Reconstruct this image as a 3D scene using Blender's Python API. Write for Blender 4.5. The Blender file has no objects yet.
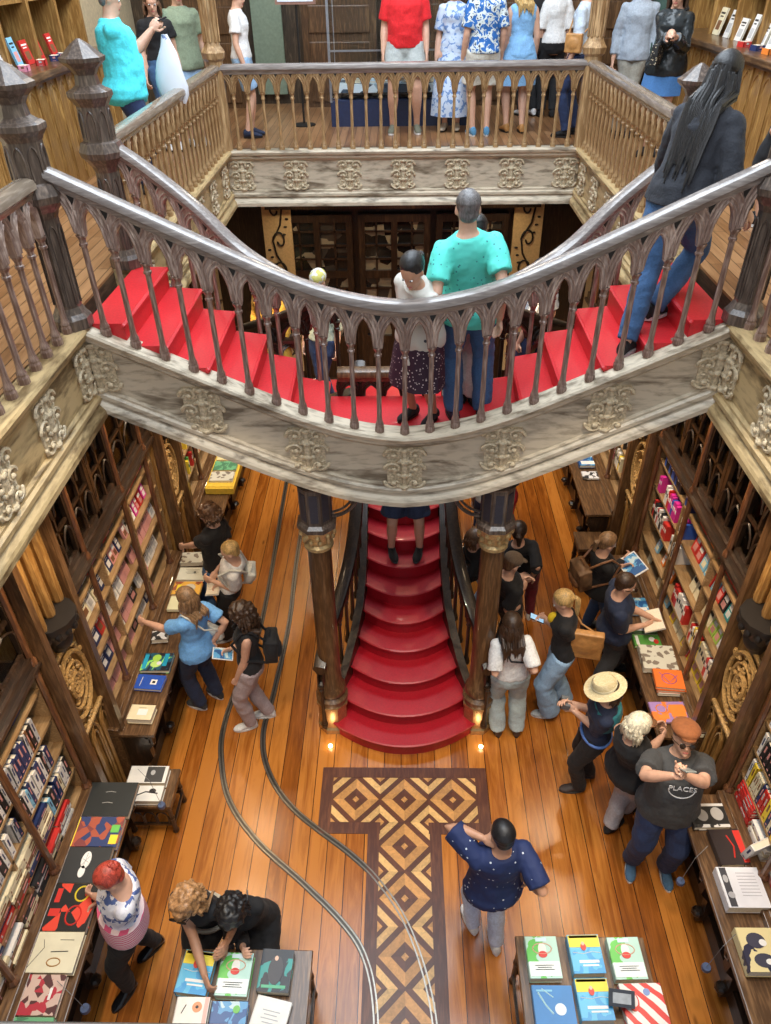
import bpy, bmesh, math, random
from mathutils import Vector, Matrix, Quaternion
C = bpy.context.scene
COL = C.collection
RND = random.Random(7)
PI = math.pi
# ------------------------------------------------------------ camera, world, lights
FPX, CX, CY, CAMZ = 742.6, 385.5, 512.0, 6.4
_dn = Vector((16.5, 973, FPX)).normalized()
_fw = Vector((14.5, -567, FPX)); _fw = (_fw - _dn*_fw.dot(_dn)).normalized()
_rt = _dn.cross(_fw)
if _rt.x < 0: _rt = -_rt
RM = Matrix((_rt, _fw, -_dn))                 # image axes -> world
cam_d = bpy.data.cameras.new('camera'); cam = bpy.data.objects.new('camera', cam_d); COL.objects.link(cam)
cam_d.sensor_width = 36; cam_d.sensor_fit = 'AUTO'; cam_d.lens = FPX/1024*36; cam_d.clip_start = .02; cam_d.clip_end = 100
cam.matrix_world = Matrix.Translation((0, 0, CAMZ)) @ (RM @ Matrix.Diagonal((1, -1, -1))).to_4x4()
C.camera = cam
C.view_settings.view_transform = 'Standard'; C.view_settings.look = 'None'
C.view_settings.exposure = -0.06; C.view_settings.gamma = 1; C.view_settings.use_curve_mapping = False
W = bpy.data.worlds.new('world'); C.world = W; W.use_nodes = True
bg = W.node_tree.nodes['Background']; bg.inputs[0].default_value = (.80, .88, 1, 1); bg.inputs[1].default_value = .55
def lamp(name, kind, loc, energy, color, aim=None, **kw):
    d = bpy.data.lights.new(name, kind); d.energy = energy; d.color = color
    for k, v in kw.items(): setattr(d, k, v)
    o = bpy.data.objects.new(name, d); COL.objects.link(o); o.location = loc
    if aim is not None: o.rotation_euler = (Vector(aim)-Vector(loc)).to_track_quat('-Z', 'Y').to_euler()
    return o
lamp('skylight_daylight', 'AREA', (0, 6.2, 9.6), 860, (.80, .90, 1), (0, 6.2, 0), shape='RECTANGLE', size=4.2, size_y=8)
lamp('front_window_daylight', 'AREA', (0, -1.6, 8.0), 100, (.95, .97, 1), (0, 4.5, 2.5), shape='RECTANGLE', size=4, size_y=2.2)
WARM = (1, .74, .46)
for sx in (-1, 1):
    for y in (1.6, 2.6, 3.6, 4.6, 5.6, 6.6, 7.8, 9.2):
        lamp('gallery_downlight', 'SPOT', (sx*1.98+.03, y, 3.62), 66, WARM, (sx*2.72+.03, y, .6), spot_size=1.9, spot_blend=.7, shadow_soft_size=.05)
for y in (7.3, 8.6, 10.2, 11.3):
    for x in (-1.5, 0, 1.5):
        lamp('rear_downlight', 'SPOT', (x, y+.2, 3.62), 38, WARM, (x, y, 0), spot_size=2.3, spot_blend=.6, shadow_soft_size=.05)
for x, y in ((-1.25, 4.35), (1.35, 4.4), (.6, 3.6), (-.3, 3.2)):
    lamp('opening_spotlight', 'SPOT', (x*1.1, y-1.6, 6.9), 300, (1, .86, .66), (x, y, 0), spot_size=.62, spot_blend=.12, shadow_soft_size=.04)
for x in (-2.9, 0, 2.9):
    lamp('upper_lamp', 'POINT', (x, 9.5 if x else 12, 7.2), 70, (1, .86, .68), shadow_soft_size=.25)

# ------------------------------------------------------------ pixel ray helpers (measured from the photograph)
def ray(u, v): return RM @ Vector((u-CX, v-CY, FPX))
def atz(u, v, z):
    d = ray(u, v); t = (z-CAMZ)/d.z; return Vector((d.x*t, d.y*t, z))
# ------------------------------------------------------------ materials
MATS = {}
def new_mat(name):
    m = bpy.data.materials.new(name); m.use_nodes = True
    nt = m.node_tree; return m, nt, nt.nodes['Principled BSDF']
def N(nt, t, **kw):
    n = nt.nodes.new(t)
    for k, v in kw.items():
        if k.startswith('i_'):
            key = k[2:]; key = int(key) if key.isdigit() else key.replace('_', ' ')
            n.inputs[key].default_value = v
        else: setattr(n, k, v)
    return n
def plain(name, col, rough=.6, metal=0, noise=.12, scale=30, bump=.0, coat=0, emit=None, sheen=0):
    if name in MATS: return MATS[name]
    m, nt, b = new_mat(name); L = nt.links.new
    b.inputs['Roughness'].default_value = rough; b.inputs['Metallic'].default_value = metal
    b.inputs['Coat Weight'].default_value = coat; b.inputs['Sheen Weight'].default_value = sheen
    tc = N(nt, 'ShaderNodeTexCoord'); nz = N(nt, 'ShaderNodeTexNoise', i_Scale=scale, i_Detail=4.0)
    L(tc.outputs['Object'], nz.inputs['Vector'])
    r = N(nt, 'ShaderNodeValToRGB'); L(nz.outputs['Fac'], r.inputs[0])
    r.color_ramp.elements[0].position = .3; r.color_ramp.elements[1].position = .7
    r.color_ramp.elements[0].color = tuple(c*(1-noise) for c in col)+(1,)
    r.color_ramp.elements[1].color = tuple(min(1, c*(1+noise)) for c in col)+(1,)
    L(r.outputs[0], b.inputs['Base Color'])
    if bump:
        bp = N(nt, 'ShaderNodeBump', i_Strength=bump, i_Distance=.01); L(nz.outputs['Fac'], bp.inputs['Height']); L(bp.outputs[0], b.inputs['Normal'])
    if emit: b.inputs['Emission Color'].default_value = (*emit[0], 1); b.inputs['Emission Strength'].default_value = emit[1]
    MATS[name] = m; return m
def wood(name, c1, c2, rough=.45, axis='z', scale=1.0, bump=.25, coat=0, figure=1.0, cross=14, along=1.6):
    """long-grained wood: noise stretched along an axis, with a cathedral figure"""
    if name in MATS: return MATS[name]
    m, nt, b = new_mat(name); L = nt.links.new
    tc = N(nt, 'ShaderNodeTexCoord'); mp = N(nt, 'ShaderNodeMapping')
    s = [cross*scale]*3; s['xyz'.index(axis)] = along*scale; mp.inputs['Scale'].default_value = s
    L(tc.outputs['Object'], mp.inputs[0])
    n1 = N(nt, 'ShaderNodeTexNoise', i_Scale=1.0, i_Detail=6.0, i_Roughness=.6, i_Distortion=.8); L(mp.outputs[0], n1.inputs['Vector'])
    mul = N(nt, 'ShaderNodeMath', operation='MULTIPLY'); mul.inputs[1].default_value = 9*figure; L(n1.outputs['Fac'], mul.inputs[0])
    sn = N(nt, 'ShaderNodeMath', operation='SINE'); L(mul.outputs[0], sn.inputs[0])
    n2 = N(nt, 'ShaderNodeTexNoise', i_Scale=5.0, i_Detail=5.0); L(mp.outputs[0], n2.inputs['Vector'])
    mix = N(nt, 'ShaderNodeMath', operation='MULTIPLY_ADD'); L(sn.outputs[0], mix.inputs[0]); mix.inputs[1].default_value = .22; L(n2.outputs['Fac'], mix.inputs[2])
    r = N(nt, 'ShaderNodeValToRGB'); L(mix.outputs[0], r.inputs[0])
    r.color_ramp.elements[0].position = .25; r.color_ramp.elements[1].position = .72
    r.color_ramp.elements[0].color = (*c1, 1); r.color_ramp.elements[1].color = (*c2, 1)
    L(r.outputs[0], b.inputs['Base Color']); b.inputs['Roughness'].default_value = rough; b.inputs['Coat Weight'].default_value = coat
    bp = N(nt, 'ShaderNodeBump', i_Strength=bump, i_Distance=.004); L(mix.outputs[0], bp.inputs['Height']); L(bp.outputs[0], b.inputs['Normal'])
    MATS[name] = m; return m
def planks(name, cols, width, length, rough=.3, coat=.2):
    """floor boards running along y"""
    m, nt, b = new_mat(name); L = nt.links.new
    tc = N(nt, 'ShaderNodeTexCoord'); sep = N(nt, 'ShaderNodeSeparateXYZ'); L(tc.outputs['Object'], sep.inputs[0])
    cmb = N(nt, 'ShaderNodeCombineXYZ'); L(sep.outputs['Y'], cmb.inputs['X']); L(sep.outputs['X'], cmb.inputs['Y'])
    br = N(nt, 'ShaderNodeTexBrick', offset=.37, i_Scale=1.0); br.inputs['Brick Width'].default_value = length; br.inputs['Row Height'].default_value = width
    br.inputs['Mortar Size'].default_value = .0035; br.inputs['Color1'].default_value = (0, 0, 0, 1); br.inputs['Color2'].default_value = (1, 1, 1, 1)
    br.inputs['Mortar'].default_value = (.5, .5, .5, 1); br.inputs['Bias'].default_value = 0; L(cmb.outputs[0], br.inputs['Vector'])
    mp = N(nt, 'ShaderNodeMapping'); mp.inputs['Scale'].default_value = (16, 1.3, 1); L(tc.outputs['Object'], mp.inputs[0])
    ad = N(nt, 'ShaderNodeVectorMath', operation='MULTIPLY_ADD'); L(br.outputs['Color'], ad.inputs[0]); ad.inputs[1].default_value = (7, 9, 3); L(mp.outputs[0], ad.inputs[2])
    nz = N(nt, 'ShaderNodeTexNoise', i_Scale=1.0, i_Detail=8.0, i_Roughness=.65, i_Distortion=1.2); L(ad.outputs[0], nz.inputs['Vector'])
    nb = N(nt, 'ShaderNodeTexNoise', i_Scale=.9, i_Detail=2.0); L(tc.outputs['Object'], nb.inputs['Vector'])
    a1 = N(nt, 'ShaderNodeMath', operation='MULTIPLY_ADD'); L(br.outputs['Color'], a1.inputs[0]); a1.inputs[1].default_value = .34; L(nz.outputs['Fac'], a1.inputs[2])
    a2 = N(nt, 'ShaderNodeMath', operation='MULTIPLY_ADD'); L(nb.outputs['Fac'], a2.inputs[0]); a2.inputs[1].default_value = .35; L(a1.outputs[0], a2.inputs[2])
    r = N(nt, 'ShaderNodeValToRGB'); L(a2.outputs[0], r.inputs[0])
    el = r.color_ramp.elements; el[0].position = .45; el[0].color = (*cols[0], 1); el[1].position = 1.05; el[1].color = (*cols[2], 1)
    e = el.new(.75); e.color = (*cols[1], 1)
    mx = N(nt, 'ShaderNodeMix', data_type='RGBA'); L(br.outputs['Fac'], mx.inputs['Factor']); L(r.outputs[0], mx.inputs['A']); mx.inputs['B'].default_value = tuple(c*.25 for c in cols[0])+(1,)
    # knots
    vo = N(nt, 'ShaderNodeTexVoronoi', i_Scale=1.0); mp2 = N(nt, 'ShaderNodeMapping'); mp2.inputs['Scale'].default_value = (4.5, 1.6, 1); L(tc.outputs['Object'], mp2.inputs[0]); L(mp2.outputs[0], vo.inputs['Vector'])
    lt = N(nt, 'ShaderNodeMapRange', i_1=.02, i_2=.10, i_3=.65, i_4=0.0); L(vo.outputs['Distance'], lt.inputs[0])
    mx2 = N(nt, 'ShaderNodeMix', data_type='RGBA'); L(lt.outputs[0], mx2.inputs['Factor']); L(mx.outputs['Result'], mx2.inputs['A']); mx2.inputs['B'].default_value = (*[c*.45 for c in cols[0]], 1)
    L(mx2.outputs['Result'], b.inputs['Base Color'])
    b.inputs['Roughness'].default_value = rough; b.inputs['Coat Weight'].default_value = coat; b.inputs['Coat Roughness'].default_value = .22
    bp = N(nt, 'ShaderNodeBump', i_Strength=.25, i_Distance=.003); L(nz.outputs['Fac'], bp.inputs['Height']); L(bp.outputs[0], b.inputs['Normal'])
    MATS[name] = m; return m
def pattern(name, kind, c1, c2, scale=20, thr=.5, rough=.75, c3=None):
    """printed surfaces: dots, floral, stripes, patches"""
    if name in MATS: return MATS[name]
    m, nt, b = new_mat(name); L = nt.links.new; b.inputs['Roughness'].default_value = rough
    tc = N(nt, 'ShaderNodeTexCoord'); r = N(nt, 'ShaderNodeValToRGB'); r.color_ramp.interpolation = 'CONSTANT' if kind != 'soft' else 'LINEAR'
    if kind == 'dots': t = N(nt, 'ShaderNodeTexVoronoi', i_Scale=float(scale)); out = 'Distance'
    elif kind == 'stripes': t = N(nt, 'ShaderNodeTexWave', i_Scale=float(scale), bands_direction='Z', i_Distortion=.4); out = 'Fac'
    elif kind == 'ystripes': t = N(nt, 'ShaderNodeTexWave', i_Scale=float(scale), bands_direction='DIAGONAL', i_Distortion=1.5); out = 'Fac'
    elif kind == 'cells': t = N(nt, 'ShaderNodeTexVoronoi', i_Scale=float(scale)); out = 'Color'
    else: t = N(nt, 'ShaderNodeTexNoise', i_Scale=float(scale), i_Detail=3.0, i_Distortion=.6); out = 'Fac'
    L(tc.outputs['Object'], t.inputs['Vector']); L(t.outputs[out], r.inputs[0])
    el = r.color_ramp.elements; el[0].position = 0; el[0].color = (*c2, 1); el[1].position = thr; el[1].color = (*c1, 1)
    if c3: e = el.new(min(.98, thr+.12)); e.color = (*c3, 1)
    L(r.outputs[0], b.inputs['Base Color']); MATS[name] = m; return m

OAKP = wood('silvery_oak', (.19, .145, .095), (.60, .51, .38), .42, 'x', .9, .35, 0, 1.6, 6.5, 1.5)         # fascia panels, light from the skylight above paled into the oak colour
OAKPY = wood('silvery_oak_y', (.15, .095, .04), (.50, .36, .18), .42, 'y', .9, .35, 0, 1.6, 6.5, 1.5)
RAIL = wood('worn_handrail', (.20, .17, .155), (.42, .375, .345), .25, 'x', .8, .15, .35)
RAILY = wood('worn_handrail_y', (.20, .155, .115), (.42, .34, .26), .27, 'y', .8, .15, .35)
BALU = wood('stair_baluster_oak', (.15, .085, .065), (.50, .36, .29), .33, 'z', .9, .15, .3)
ARCW = wood('highlit_arcade_oak', (.24, .16, .13), (.66, .52, .44), .33, 'z', .9, .15, .3)  # paler copy of the baluster oak, with the arches' highlights in its colour
BALG = wood('gallery_baluster_oak', (.26, .15, .065), (.62, .42, .22), .38, 'z', .9, .15, .15)
NEWEL = wood('newel_oak', (.07, .05, .04), (.24, .18, .14), .33, 'z', .9, .2, .25)
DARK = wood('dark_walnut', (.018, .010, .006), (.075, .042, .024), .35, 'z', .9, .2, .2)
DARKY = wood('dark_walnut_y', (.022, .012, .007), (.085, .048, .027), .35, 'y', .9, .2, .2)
MIDW = wood('brown_oak', (.085, .042, .018), (.25, .135, .06), .35, 'z', .9, .2, .2)
MIDWY = wood('brown_oak_y', (.085, .042, .018), (.28, .155, .07), .33, 'y', .9, .2, .3)
GOLDW = wood('honey_oak', (.26, .13, .035), (.60, .36, .12), .38, 'z', .9, .2, .2)
SHELF = wood('pale_shelf_board', (.30, .18, .08), (.52, .35, .18), .5, 'y', .9, .1)
BACKB = plain('shelf_back_panel', (.26, .17, .10), .6)
POSTW = wood('reddish_post', (.10, .04, .018), (.28, .125, .055), .3, 'z', .9, .1, .3)
GILT = plain('gilded_carving', (.50, .36, .17), .35, .35, .3, 40, .2)
GILTP = plain('carved_relief_oak', (.56, .46, .31), .45, 0, .35, 60, .3)
BRASS = plain('brass_pedestal', (.45, .29, .13), .25, .7, .2, 25)
DARKBLUE = plain('dark_capital_panel', (.035, .035, .05), .4)
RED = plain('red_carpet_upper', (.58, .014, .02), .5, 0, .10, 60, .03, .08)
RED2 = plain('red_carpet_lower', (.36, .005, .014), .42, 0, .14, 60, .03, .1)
GLASS = new_mat('cabinet_glass')[0]
gb = GLASS.node_tree.nodes['Principled BSDF']; gb.inputs['Base Color'].default_value = (.85, .9, .92, 1); gb.inputs['Roughness'].default_value = .05; gb.inputs['Transmission Weight'].default_value = 1; gb.inputs['IOR'].default_value = 1.1
BLACKM = plain('black_parts_hole_shade', (.012, .010, .009), .5)
IRON = plain('rail_track_steel', (.055, .05, .045), .35, .6)
CREAM = plain('cream_plaster', (.62, .52, .34), .7)
WHITE = plain('white_paper', (.82, .80, .75), .6, 0, .04)
PAGES = plain('page_edges', (.78, .70, .55), .8, 0, .10, 90)

# ------------------------------------------------------------ mesh helpers
class MB:
    def __init__(s): s.v = []; s.f = []; s.m = []
    def add(s, vs, fs, m=0):
        o = len(s.v); s.v += [tuple(v) for v in vs]; s.f += [tuple(i+o for i in f) for f in fs]; s.m += [m]*len(fs)
    def box(s, c, d, m=0, rz=0, M=None):
        x, y, z = d[0]/2, d[1]/2, d[2]/2; cs, sn = math.cos(rz), math.sin(rz)
        vs = []
        for dz in (-z, z):
            for dx, dy in ((-x, -y), (x, -y), (x, y), (-x, y)):
                p = Vector((dx*cs-dy*sn, dx*sn+dy*cs, dz))
                if M: p = M @ p
                vs.append((c[0]+p.x, c[1]+p.y, c[2]+p.z))
        s.add(vs, [(3, 2, 1, 0), (4, 5, 6, 7), (0, 1, 5, 4), (1, 2, 6, 5), (2, 3, 7, 6), (3, 0, 4, 7)], m)
    def loft(s, rings, m=0, caps=True, closed=True):
        n = len(rings[0]); vs = [p for r in rings for p in r]; fs = []
        for i in range(len(rings)-1):
            for j in range(n if closed else n-1):
                k = (j+1) % n; fs.append((i*n+j, i*n+k, (i+1)*n+k, (i+1)*n+j))
        if caps and closed: fs.append(tuple(range(n-1, -1, -1))); fs.append(tuple((len(rings)-1)*n+j for j in range(n)))
        s.add(vs, fs, m)
    def lathe(s, c, prof, seg=16, m=0, rot=0, sx=1, sy=1, M=None):
        rings = []
        for r, z in prof:
            ring = []
            for k in range(seg):
                a = rot+2*PI*k/seg; p = Vector((r*sx*math.cos(a), r*sy*math.sin(a), z))
                if M: p = M @ p
                ring.append((c[0]+p.x, c[1]+p.y, c[2]+p.z))
            rings.append(ring)
        s.loft(rings, m)
    def tube(s, pts, rad, seg=8, m=0, ends=True, flat=1.0):
        pts = [Vector(p) for p in pts]; n = len(pts)
        if not hasattr(rad, '__len__'): rad = [rad]*n
        T = []
        for i in range(n):
            t = pts[min(i+1, n-1)]-pts[max(i-1, 0)]; T.append(t.normalized() if t.length > 1e-9 else Vector((0, 0, 1)))
        up = Vector((0, 0, 1)) if abs(T[0].z) < .9 else Vector((1, 0, 0))
        rings = []; nn = (up-T[0]*up.dot(T[0])).normalized()
        for i in range(n):
            nn = (nn-T[i]*nn.dot(T[i]));
            nn = nn.normalized() if nn.length > 1e-6 else T[i].orthogonal().normalized()
            b = T[i].cross(nn)
            rings.append([tuple(pts[i]+(nn*math.cos(2*PI*k/seg)*flat+b*math.sin(2*PI*k/seg))*rad[i]) for k in range(seg)])
        if ends:
            def cap(p, t, r0, ring):
                out = []
                for q in (.55, .9):
                    out.append([tuple(p+t*r0*q+(Vector(v)-p)*math.sqrt(1-q*q)) for v in ring])
                return out
            rings = cap(pts[0], -T[0], rad[0], rings[0])[::-1]+rings+cap(pts[-1], T[-1], rad[-1], rings[-1])
        s.loft(rings, m)
    def ell(s, c, r, M=None, seg=14, rin=9, m=0):
        prof = []
        rings = []
        for i in range(1, rin):
            a = -PI/2+PI*i/rin; ring = []
            for k in range(seg):
                p = Vector((math.cos(a)*math.cos(2*PI*k/seg)*r[0], math.cos(a)*math.sin(2*PI*k/seg)*r[1], math.sin(a)*r[2]))
                if M: p = M @ p
                ring.append(tuple(Vector(c)+p))
            rings.append(ring)
        s.loft(rings, m)
    def prism(s, poly, fn, t0, t1, m=0):
        """polygon of (a,b) mapped by fn(a,b,t), extruded from t0 to t1"""
        n = len(poly); vs = [fn(a, b, t0) for a, b in poly]+[fn(a, b, t1) for a, b in poly]
        fs = [tuple(range(n-1, -1, -1)), tuple(range(n, 2*n))]+[(i, (i+1) % n, n+(i+1) % n, n+i) for i in range(n)]
        s.add(vs, fs, m)
    def mesh(s, name, mats, smooth=False):
        me = bpy.data.meshes.new(name); me.from_pydata(s.v, [], s.f)
        mats = mats if isinstance(mats, (list, tuple)) else [mats]
        for m in mats: me.materials.append(m)
        if len(mats) > 1: me.polygons.foreach_set('material_index', s.m)
        me.update()
        bm = bmesh.new(); bm.from_mesh(me); bmesh.ops.recalc_face_normals(bm, faces=bm.faces); bm.to_mesh(me); bm.free()
        if smooth:
            me.shade_smooth()
            try: me.set_sharp_from_angle(angle=math.radians(40))
            except Exception: pass
        return me
    def build(s, name, mats, parent=None, smooth=False, loc=None, bevel=0):
        o = bpy.data.objects.new(name, s.mesh(name, mats, smooth)); COL.objects.link(o)
        if loc is not None: o.location = loc
        if bevel: b = o.modifiers.new('bevel', 'BEVEL'); b.width = bevel; b.segments = 2; b.limit_method = 'ANGLE'
        if parent:
            o.parent = parent; o.matrix_parent_inverse = Matrix.Translation(-parent_loc(parent))
        return o
def parent_loc(p):
    v = Vector(p.location)
    while p.parent: p = p.parent
    return Vector(p.location) if p.type == 'EMPTY' else Vector(p.location)
def thing(name, label, cat, loc=(0, 0, 0), group=None):
    o = bpy.data.objects.new(name, None); COL.objects.link(o); o.location = loc; o.empty_display_size = .1
    o['label'] = label; o['category'] = cat
    if group: o['group'] = group
    return o
def tag(o, label, cat, group=None, kind=None):
    o['label'] = label; o['category'] = cat
    if group: o['group'] = group
    if kind: o['kind'] = kind
    return o
def struct(o): o['kind'] = 'structure'; return o
def inst(src, name, parent, loc, scale=None, rot=None):
    """one more copy of a part, sharing its mesh"""
    o = src.copy(); o.name = name; COL.objects.link(o); o.parent = parent
    o.matrix_parent_inverse = Matrix.Translation(-Vector(parent.location)) if parent else Matrix()
    o.location = loc
    if scale: o.scale = scale
    if rot: o.rotation_euler = rot
    return o
def sweep(mb, pts, prof, m=0, caps=True):
    """profile (t sideways, h up) swept along a path, kept vertical"""
    pts = [Vector(p) for p in pts]; rings = []
    for i, p in enumerate(pts):
        d = pts[min(i+1, len(pts)-1)]-pts[max(i-1, 0)]; d.z = 0; d.normalize(); nrm = Vector((-d.y, d.x, 0))
        rings.append([tuple(p+nrm*t+Vector((0, 0, h))) for t, h in prof])
    mb.loft(rings, m, caps)
def interp(keys, x):
    for (x0, y0), (x1, y1) in zip(keys, keys[1:]):
        if x <= x1 or (x1, y1) == keys[-1]:
            t = (x-x0)/(x1-x0); t = max(0, min(1, t)); return y0+(y1-y0)*t
def smoothkeys(keys, x, w=.25):
    return sum(interp(keys, x+w*d) for d in (-1, -.5, 0, .5, 1))/5
# ------------------------------------------------------------ room shell
AX = .03
floor_mat = planks('pine_floor_boards', ((.11, .028, .004), (.29, .085, .010), (.49, .18, .03)), .165, 40, .24, .14)
mb = MB(); mb.box((AX, 6.5, -.05), (6.6, 14.4, .1)); struct(mb.build('floor', floor_mat))
up_floor = planks('gallery_floor_boards', ((.13, .055, .022), (.27, .125, .05), (.42, .22, .10)), .10, 2.2)
CEIL = wood('panelled_soffit', (.05, .03, .018), (.15, .09, .05), .5, 'y', .8)
mb = MB()
for x0, x1, y0, y1 in ((-4.4, -2.26, -.7, 13.6), (2.32, 4.46, -.7, 13.6), (-2.26, 2.32, 10.12, 13.6), (-2.26, 2.32, -.7, .28)):
    mb.box(((x0+x1)/2, (y0+y1)/2, 4.07), (x1-x0, y1-y0, .62))
struct(mb.build('ceiling', CEIL))
mb = MB()
for x0, x1, y0, y1 in ((-4.4, -2.26, -.7, 13.6), (2.32, 4.46, -.7, 13.6), (-2.26, 2.32, 10.12, 13.6), (-2.26, 2.32, -.7, .28)):
    mb.box(((x0+x1)/2, (y0+y1)/2, 4.39), (x1-x0, y1-y0, .02))
struct(mb.build('floor_gallery', up_floor))
for nm, x in (('wall_left', -3.12), ('wall_right', 3.18)):
    mb = MB(); mb.box((x, 6.4, 1.88), (.1, 14.0, 3.76)); struct(mb.build(nm, CREAM))
for nm, x in (('wall_upper_left', -4.1), ('wall_upper_right', 4.16)):
    mb = MB(); mb.box((x, 6.4, 6.4), (.1, 14.2, 4.0)); struct(mb.build(nm, CREAM))
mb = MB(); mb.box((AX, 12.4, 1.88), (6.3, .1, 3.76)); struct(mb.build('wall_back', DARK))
mb = MB(); mb.box((AX, 13.5, 6.4), (8.6, .1, 4.0)); struct(mb.build('wall_upper_back', wood('dark_upper_panelling', (.05, .032, .018), (.17, .115, .065), .5, 'z')))

# parquet inlay
def inlay_material():
    m, nt, b = new_mat('parquet_inlay'); L = nt.links.new
    tc = N(nt, 'ShaderNodeTexCoord'); sep = N(nt, 'ShaderNodeSeparateXYZ'); L(tc.outputs['Object'], sep.inputs[0])
    def tri(out):   # distance to nearest cell centre
        d = N(nt, 'ShaderNodeMath', operation='DIVIDE'); L(out, d.inputs[0]); d.inputs[1].default_value = .456
        r = N(nt, 'ShaderNodeMath', operation='ROUND'); L(d.outputs[0], r.inputs[0])
        s = N(nt, 'ShaderNodeMath', operation='SUBTRACT'); L(d.outputs[0], s.inputs[0]); L(r.outputs[0], s.inputs[1])
        a = N(nt, 'ShaderNodeMath', operation='ABSOLUTE'); L(s.outputs[0], a.inputs[0]); return a.outputs[0], s.outputs[0]
    ax, sx = tri(sep.outputs['X']); ay, sy = tri(sep.outputs['Y'])
    d = N(nt, 'ShaderNodeMath', operation='ADD'); L(ax, d.inputs[0]); L(ay, d.inputs[1])
    r = N(nt, 'ShaderNodeValToRGB'); r.color_ramp.interpolation = 'CONSTANT'; L(d.outputs[0], r.inputs[0])
    DK, LT, LC = (.10, .028, .010, 1), (.52, .255, .075, 1), (.66, .40, .15, 1)
    e = r.color_ramp.elements; e[0].position = 0; e[0].color = LT; e[1].position = .07; e[1].color = DK
    for p, c in ((.25, LT), (.47, DK), (.62, LC), (.80, DK), (.90, LT)): q = e.new(p); q.color = c
    pr = N(nt, 'ShaderNodeMath', operation='MULTIPLY'); L(sx, pr.inputs[0]); L(sy, pr.inputs[1])
    gt = N(nt, 'ShaderNodeMath', operation='GREATER_THAN'); L(pr.outputs[0], gt.inputs[0]); gt.inputs[1].default_value = 0
    nz = N(nt, 'ShaderNodeTexNoise', i_Scale=28.0, i_Detail=6.0, i_Distortion=1.0); L(tc.outputs['Object'], nz.inputs['Vector'])
    sc = N(nt, 'ShaderNodeMath', operation='MULTIPLY_ADD'); L(gt.outputs[0], sc.inputs[0]); sc.inputs[1].default_value = .28; L(nz.outputs['Fac'], sc.inputs[2])
    mr = N(nt, 'ShaderNodeMapRange', i_1=.3, i_2=1.0, i_3=.62, i_4=1.25); L(sc.outputs[0], mr.inputs[0])
    hs = N(nt, 'ShaderNodeHueSaturation'); L(r.outputs[0], hs.inputs['Color']); L(mr.outputs[0], hs.inputs['Value'])
    L(hs.outputs[0], b.inputs['Base Color']); b.inputs['Roughness'].default_value = .42; b.inputs['Coat Weight'].default_value = .04
    return m
INL = inlay_material(); INB = wood('inlay_dark_border', (.07, .018, .008), (.17, .055, .022), .42, 'y', .8, .1, .04)
t = thing('trim_inlay', 'T shaped parquet panel of brown diamonds set in the floor before the stairs', 'floor inlay', (.03, 3.915, 0)); del t['label']; del t['category']; struct(t)
mb = MB(); mb.box((0, 0, .004), (1.37, .456, .006)); mb.box((0, -1.6, .004), (.456, 2.75, .006)); mb.build('parquet_field', INL, None).parent = t
mb = MB()
for c, d in (((0, .285), (1.58, .11)), ((-.735, .0), (.11, .46)), ((.735, 0), (.11, .46)), ((-.505, -.285), (.57, .11)), ((.505, -.285), (.57, .11)), ((-.28, -1.72), (.105, 2.76)), ((.28, -1.72), (.105, 2.76))):
    mb.box((c[0], c[1], .004), (d[0], d[1], .007))
mb.build('parquet_border', INB, None).parent = t
# curved rails in the floor
def catmull(pts, k=8):
    out = []; P = [pts[0]]+list(pts)+[pts[-1]]
    for i in range(1, len(P)-2):
        a, b, c, d = [Vector(q) for q in P[i-1:i+3]]
        for j in range(k):
            t = j/k; out.append(.5*((2*b)+(c-a)*t+(2*a-5*b+4*c-d)*t*t+(3*b-a-3*c+d)*t**3))
    out.append(Vector(P[-2])); return out
trk = (('left', [(-1.75, 11.8), (-1.71, 8.85), (-1.66, 6.26), (-1.79, 5.23), (-1.83, 4.73), (-1.79, 4.37), (-1.63, 3.91), (-1.3, 3.5), (-.85, 3.13), (-.5, 2.82), (-.3, 2.56), (-.2, 2.2), (-.17, 1.6)]),
       ('right', [(-1.38, 11.8), (-1.37, 7.63), (-1.33, 6.26), (-1.37, 5.2), (-1.41, 4.64), (-1.29, 4.2), (-.99, 3.8), (-.43, 3.37), (-.16, 3.1), (.07, 2.74), (.23, 2.22), (.28, 1.6)]))
for side, P in trk:
    path = catmull([(x, y, 0) for x, y in P], 8); mb = MB()
    for off in (-.016, .016): sweep(mb, path, [(off-.006, .002), (off+.006, .002), (off+.006, .014), (off-.006, .014)], 0)
    sweep(mb, path, [(-.028, .001), (.028, .001), (.028, .006), (-.028, .006)], 1)
    tag(mb.build('cart_rail', [plain('worn_steel', (.22, .20, .17), .3, .8), IRON]), 'thin steel cart rail curving across the floor, the %s of the pair' % side, 'rail track')

# ------------------------------------------------------------ carved ornament, balustrades
def arch_curve(a0, a1, hs, ha, n=7):
    """pointed arch from (a0,hs) to (a1,hs), apex ha"""
    L_, R_ = [], []
    for i in range(n+1):
        x = i/n*.5; y = math.sqrt(max(0, 1-(1-x)**2))/.8660254
        L_.append((a0+(a1-a0)*x, hs+(ha-hs)*y)); R_.append((a1-(a1-a0)*x, hs+(ha-hs)*y))
    return L_+R_[::-1][1:]
def path_fn(pts):
    pts = [Vector(p) for p in pts]; d = [0]
    for a, b in zip(pts, pts[1:]): d.append(d[-1]+math.hypot(b.x-a.x, b.y-a.y))
    def f(u):
        s = u*d[-1]
        for i in range(len(pts)-1):
            if s <= d[i+1] or i == len(pts)-2:
                t = (s-d[i])/(d[i+1]-d[i]); p = pts[i].lerp(pts[i+1], t); q = pts[i+1]-pts[i]; q.z = 0; q.normalize(); return p, Vector((-q.y, q.x, 0))
    return f, d[-1]
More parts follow.
